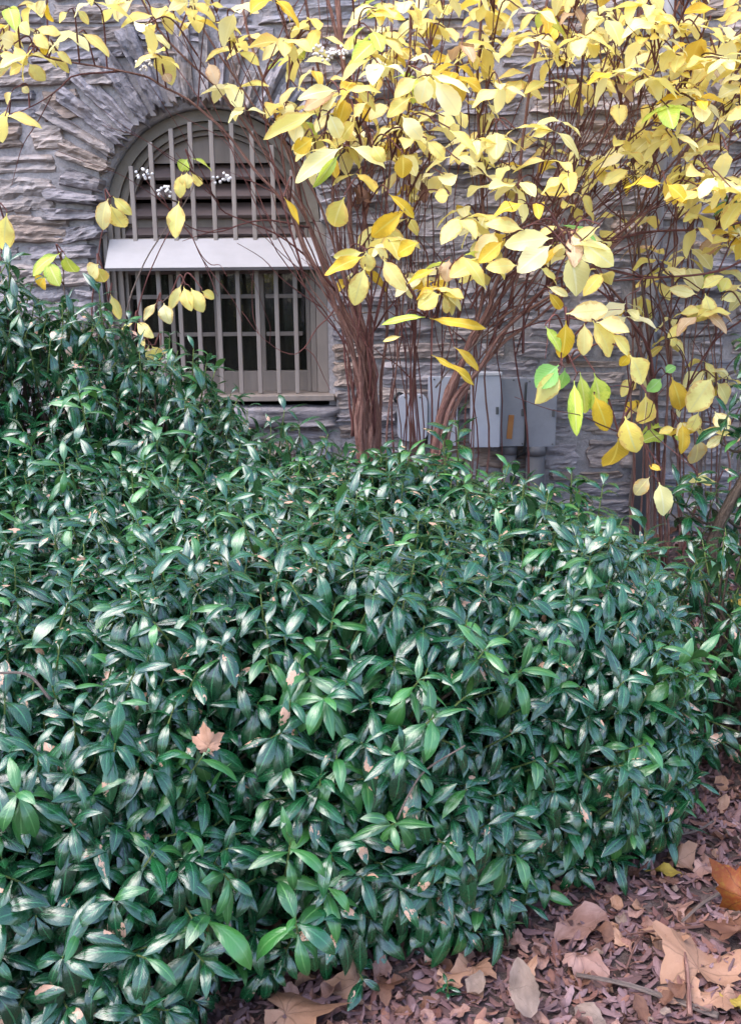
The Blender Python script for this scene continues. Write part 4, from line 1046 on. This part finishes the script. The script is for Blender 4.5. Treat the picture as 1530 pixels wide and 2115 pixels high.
# (px, py, size px, turn deg, material, shape, lift, label)
FL = [
 (1440, 2010, 200, 15, 'syc_tan', 's', .02, 'largest tan sycamore leaf, flat on the mulch near the crossing twigs'),
 (1358, 1945, 105, 70, 'syc_tan', 's', .02, 'tan sycamore leaf with dark veins just behind the largest one'),
 (1190, 1985, 110, 120, 'syc_pink', 'c', .025, 'pinkish brown leaf cupped like a shell on the mulch'),
 (1405, 2075, 110, 35, 'syc_tan', 's', .015, 'torn tan leaf split by the upright twig'),
 (1490, 2065, 100, 200, 'syc_tan', 's', .015, 'pale tan leaf lying just right of the upright twig'),
 (1540, 1870, 140, -80, 'syc_orange', 'c', .07, 'orange red leaf with yellow patches standing up at the right edge'),
 (1535, 1925, 120, -60, 'syc_brown', 'c', .03, 'rust brown leaf tucked under the orange red one'),
 (1452, 1795, 75, 160, 'syc_pink', 's', .02, 'dull tan leaf beside the small yellow one'),
 (1400, 1780, 80, 60, 'syc_tan', 's', .025, 'tan leaf half under the edge of the laurel mound'),
 (1408, 1812, 58, -70, 'syc_yellow', 'o', .025, 'small yellow green leaf among dull tan ones behind the mulch'),
 (1390, 1885, 58, 100, 'syc_pink', 's', .015, 'small mauve brown leaf in the shady mulch'),
 (1375, 1832, 50, 20, 'syc_brown', 's', .015, 'small dark brown leaf below the yellow green one'),
 (1250, 1888, 110, -125, 'syc_pink', 'o', .02, 'long lobed mauve leaf pointing away from the laurel tips'),
 (1070, 1960, 58, 10, 'syc_pink', 's', .02, 'small pink tan leaf just beyond the laurel edge'),
 (978, 1998, 90, 190, 'syc_tan', 's', .02, 'tan leaf hanging out from under the laurel front'),
 (918, 2025, 80, 90, 'syc_tan', 's', .02, 'pinkish tan leaf beside the tiny seedling'),
 (1075, 2020, 70, 60, 'syc_tan', 's', .02, 'orange tan star shaped leaf before the grey pointed one'),
 (1095, 2105, 88, 25, 'syc_grey', 'o', .03, 'grey tan pointed leaf standing at the bottom edge'),
 (1118, 2008, 55, 0, 'syc_pink', 'o', .02, 'narrow pinkish leaf next to the cupped one'),
 (735, 2030, 110, 170, 'syc_tan', 's', .03, 'tan lobed leaf rising against the lowest laurel leaves'),
 (790, 2035, 80, 110, 'syc_brown', 's', .02, 'brown leaf in shadow behind the tan lobed one'),
 (590, 2100, 190, 100, 'syc_tan', 's', .015, 'broad tan leaf at the bottom under the laurel'),
 (1525, 2090, 75, 40, 'syc_yellow', 's', .02, 'yellowish tan leaf in the bottom right corner'),
 (1190, 1985 + 95, 80, 150, 'syc_grey', 'o', .012, 'mottled grey leaf lying along the long pale twig'),
 (1290, 1960, 55, 30, 'syc_tan', 's', .012, 'small curled orange tan leaf between the cupped leaf and the veined one'),
 (1485, 1145, 70, 30, 'syc_pink', 's', .03, 'pinkish leaf on the ground by the thick laurel stem'),
 (1500, 1235, 80, 150, 'syc_yellow', 's', .03, 'yellow star shaped leaf at the far right by the wall'),
 (1470, 1420, 70, 0, 'syc_tan', 's', .02, 'tan leaf seen through the sparse laurel'),
 (430, 1540, 90, 40, 'syc_tan', 's', None, 'tan sycamore leaf caught inside the laurel mound'),
 (90, 2040, 120, 90, 'syc_brown', 's', .03, 'red brown leaf in the dark gap at the lower left'),
 (1400, 1095, 60, 60, 'syc_brown', 's', .04, 'dark curled leaf at the foot of the thin stems'),
 (878, 420, 42, -30, 'syc_brown', 'o', 4.1, 'brown leaf caught in the upright stems left of the two caught above the boxes'),
 (750, 410, 62, 100, 'syc_brown', 's', 3.75, 'dark red brown leaf caught in the shrub above its trunk')]
for i, (px, py, sz, turn, mt, shp, lift, lab) in enumerate(FL):
    if i == 31: lab = 'brown rolled leaf caught among upright stems above the boxes'
    hung = lift is None or lift > 1
    c = at(px, py, 1.57) if lift is None else (at(px, py, lift) if lift > 1 else ground(px, py, lift))
    if not hung: c.z = gz(c.x, c.y) + lift + .006
    s = sz * (c - CAMLOC).length / FPX * (1.0 if hung else 1.2)
    if shp == 'o': v, f, uv = oak_geom(i)
    else: v, f, uv = syc_geom(i, curl=(.6 if shp == 's' else .85), fold=(-.35 if shp == 'c' else random.uniform(-.1, .1)))
    o = mesh_obj('fallen_leaf', v, f, M[mt], None, True, uv=uv)
    o.data.materials[0] = M[mt]
    k = s * (1.0 if shp == 'o' else .85)
    o.scale = (k, k, k); o.location = c
    tlt = R(70) if hung else (R(55) if 'standing' in lab or 'rising' in lab else random.uniform(-.15, .15))
    o.rotation_euler = (tlt if hung or abs(tlt) > .5 else random.uniform(-.12, .12), random.uniform(-.15, .15), R(-turn) if not (hung or abs(tlt) > .5) else R(turn * .3))
    tag(o, lab, 'leaf', 'fallen leaves' if not hung else 'leaves caught in the shrubs')
# fragments and chips
def scatter(name, n, geoms, mats, size, regions, lift, flat=.35, label=None):
    vs, fs, us, ms, rs = [], [], [], [], []; n0 = 0
    for _ in range(n):
        x0, x1, y0, y1 = random.choices([r[:4] for r in regions], [r[4] for r in regions])[0]
        x = random.uniform(x0, x1); y = random.uniform(y0, y1); z = gz(x, y) + random.uniform(*lift)
        v, f, uv = random.choice(geoms); s = random.uniform(*size)
        e = Matrix.Rotation(random.uniform(0, 6.28), 3, 'Z') @ Matrix.Rotation(random.gauss(0, flat), 3, 'X') @ Matrix.Rotation(random.gauss(0, flat), 3, 'Y')
        A = np.array(e) * s
        vs.append(v @ A.T + np.array((x, y, z))); fs.append(f + n0); us.append(uv); ms.append(np.full(len(f), random.randrange(len(mats)))); rs.append(np.full(len(v), random.random())); n0 += len(v)
    o = mesh_obj(name, np.concatenate(vs).tolist(), np.concatenate(fs).tolist(), [M[m_] for m_ in mats], None, True, uv=np.concatenate(us), midx=np.concatenate(ms), rnd=np.concatenate(rs))
    tag(o, label, 'leaf litter' if 'litter' in name else 'mulch', None, 'stuff'); return o
REG = [(-.5, 1.6, 1.3, 2.4, 5), (.5, 2.0, 2.2, 3.4, 2), (.7, 2.2, 3.2, 4.8, 1.2), (-1.6, .6, 1.1, 1.9, 1)]
chipg = []
for k in range(8):
    n_ = 5; v = []; f = []; uv = []; hw = random.uniform(.05, .24); cv = random.uniform(-1.2, 1.2); tw = random.uniform(-1, 1)
    for i in range(n_ + 1):
        u = i / n_ - .5; w = hw * (1 - abs(2 * u) ** 3 * random.uniform(.4, .9)) * random.uniform(.75, 1.1)
        for s in (-1, 0, 1):
            lx = s * w; lz = -abs(s) * w * .7
            v.append((lx * math.cos(tw * u) - lz * math.sin(tw * u), u, -cv * u * u * .5 + lz * math.cos(tw * u) + lx * math.sin(tw * u))); uv.append((i / n_, .5 + s / 2))
    for i in range(n_):
        for s in range(2): f.append((i * 3 + s, i * 3 + s + 1, i * 3 + 4 + s, i * 3 + 3 + s))
    chipg.append((np.array(v), np.array(f), np.array(uv)))
scatter('mulch', 23000, chipg, ['chip'], (.006, .052), REG, (.0, .022), .35, 'shredded bark mulch and small curled litter on the ground')
def quadise(g):
    v, f, uv = g; return np.array(v), np.array([tuple(q) if len(q) == 4 else (q[0], q[1], q[2], q[2]) for q in f]), np.array(uv)
frag = []
for k in range(7):
    v, f, uv = leaf_geom(6, yp, random.uniform(.22, .4), random.uniform(-1.2, 1.4), 0, random.uniform(0, .6), .5, random.uniform(-1, 1), k, .2, 0, 2); frag.append((v, f, uv))
scatter('leaf_litter', 1300, frag, ['syc_pink', 'syc_tan', 'syc_brown', 'syc_grey', 'syc_pink', 'syc_brown'], (.015, .062), REG, (.004, .03), .3, 'brown and mauve leaf fragments strewn over the mulch')
# twigs lying about
def twig(pts, r0, r1, mat, lab, lift=.02, Y=None):
    P_ = []
    for i, (px, py) in enumerate(pts):
        if Y: P_.append(at(px, py, Y))
        else: q = ground(px, py); q.z = gz(q.x, q.y) + lift + .006 * math.sin(i * 2); P_.append(q)
    c = crom(P_, 6); o = MB().tube(c, list(np.linspace(r0, r1, len(c))), 7, random.random()).build('twig', M[mat], None, True)
    tag(o, lab, 'twig', 'loose twigs')
twig([(1188, 2040), (1290, 2062), (1400, 2088), (1480, 2122)], .004, .0065, 'pale_twig', 'long pale mauve twig running to the bottom right corner', .028)
twig([(1405, 1932), (1450, 1902), (1500, 1866)], .003, .0045, 'pale_twig', 'straight tan twig pointing at the orange red leaf', .03)
twig([(1398, 1972), (1412, 2030), (1422, 2122)], .003, .0055, 'bark', 'dark twig crossing the largest tan leaf towards the camera', .036)
twig([(1300, 1762), (1420, 1752), (1470, 1722)], .002, .003, 'pale_twig', 'thin yellowish twig at the shady edge of the laurel mound', .04)
twig([(1290, 1965), (1360, 1955), (1450, 1942)], .002, .003, 'bark', 'short thin twig behind the largest tan leaf', .03)
twig([(1290, 2030), (1310, 1990), (1330, 1950)], .002, .003, 'bark', 'short brown twig right of the cupped leaf', .03)
twig([(820, 1692), (845, 1640), (880, 1590), (960, 1540)], .0022, .0016, 'pale_twig', 'thin grey twig sticking out of the laurel mound front', 0, 1.63)
twig([(-10, 1390), (58, 1394), (105, 1445)], .0022, .003, 'pale_twig', 'grey twig poking out of the laurel at the left edge', 0, 1.62)
twig([(1440, 1330), (1462, 1390), (1478, 1450)], .004, .006, 'pale_twig', 'pale leaning stick in the gap between the two right laurels', 0, 2.5)
# seedling
sl = ground(920, 2075); sl.z = gz(sl.x, sl.y)
sr_ = empty('seedling', sl); tag(sr_, 'tiny green seedling in the mulch at the edge of the laurel', 'seedling')
MB().tube([(0, 0, 0), (.004, 0, .03), (.002, 0, .055)], [.002, .0015, .001], 5).build('stem', M['green_stem'], sr_, True)
for k in range(9):
    w = k * 2.4; d = Vector((math.cos(w), math.sin(w), .5)).normalized(); s = random.uniform(.022, .034)
    o = bpy.data.objects.new('leaf', leaf_mesh(k % NL, 'laurel')); x = d.cross(Vector((0, 0, 1))).normalized(); zz = x.cross(d)
    link(o, sr_); o.matrix_local = Matrix(((x.x * s, d.x * s, zz.x * s, .002), (x.y * s, d.y * s, zz.y * s, 0), (x.z * s, d.z * s, zz.z * s, .02 + .004 * k), (0, 0, 0, 1)))
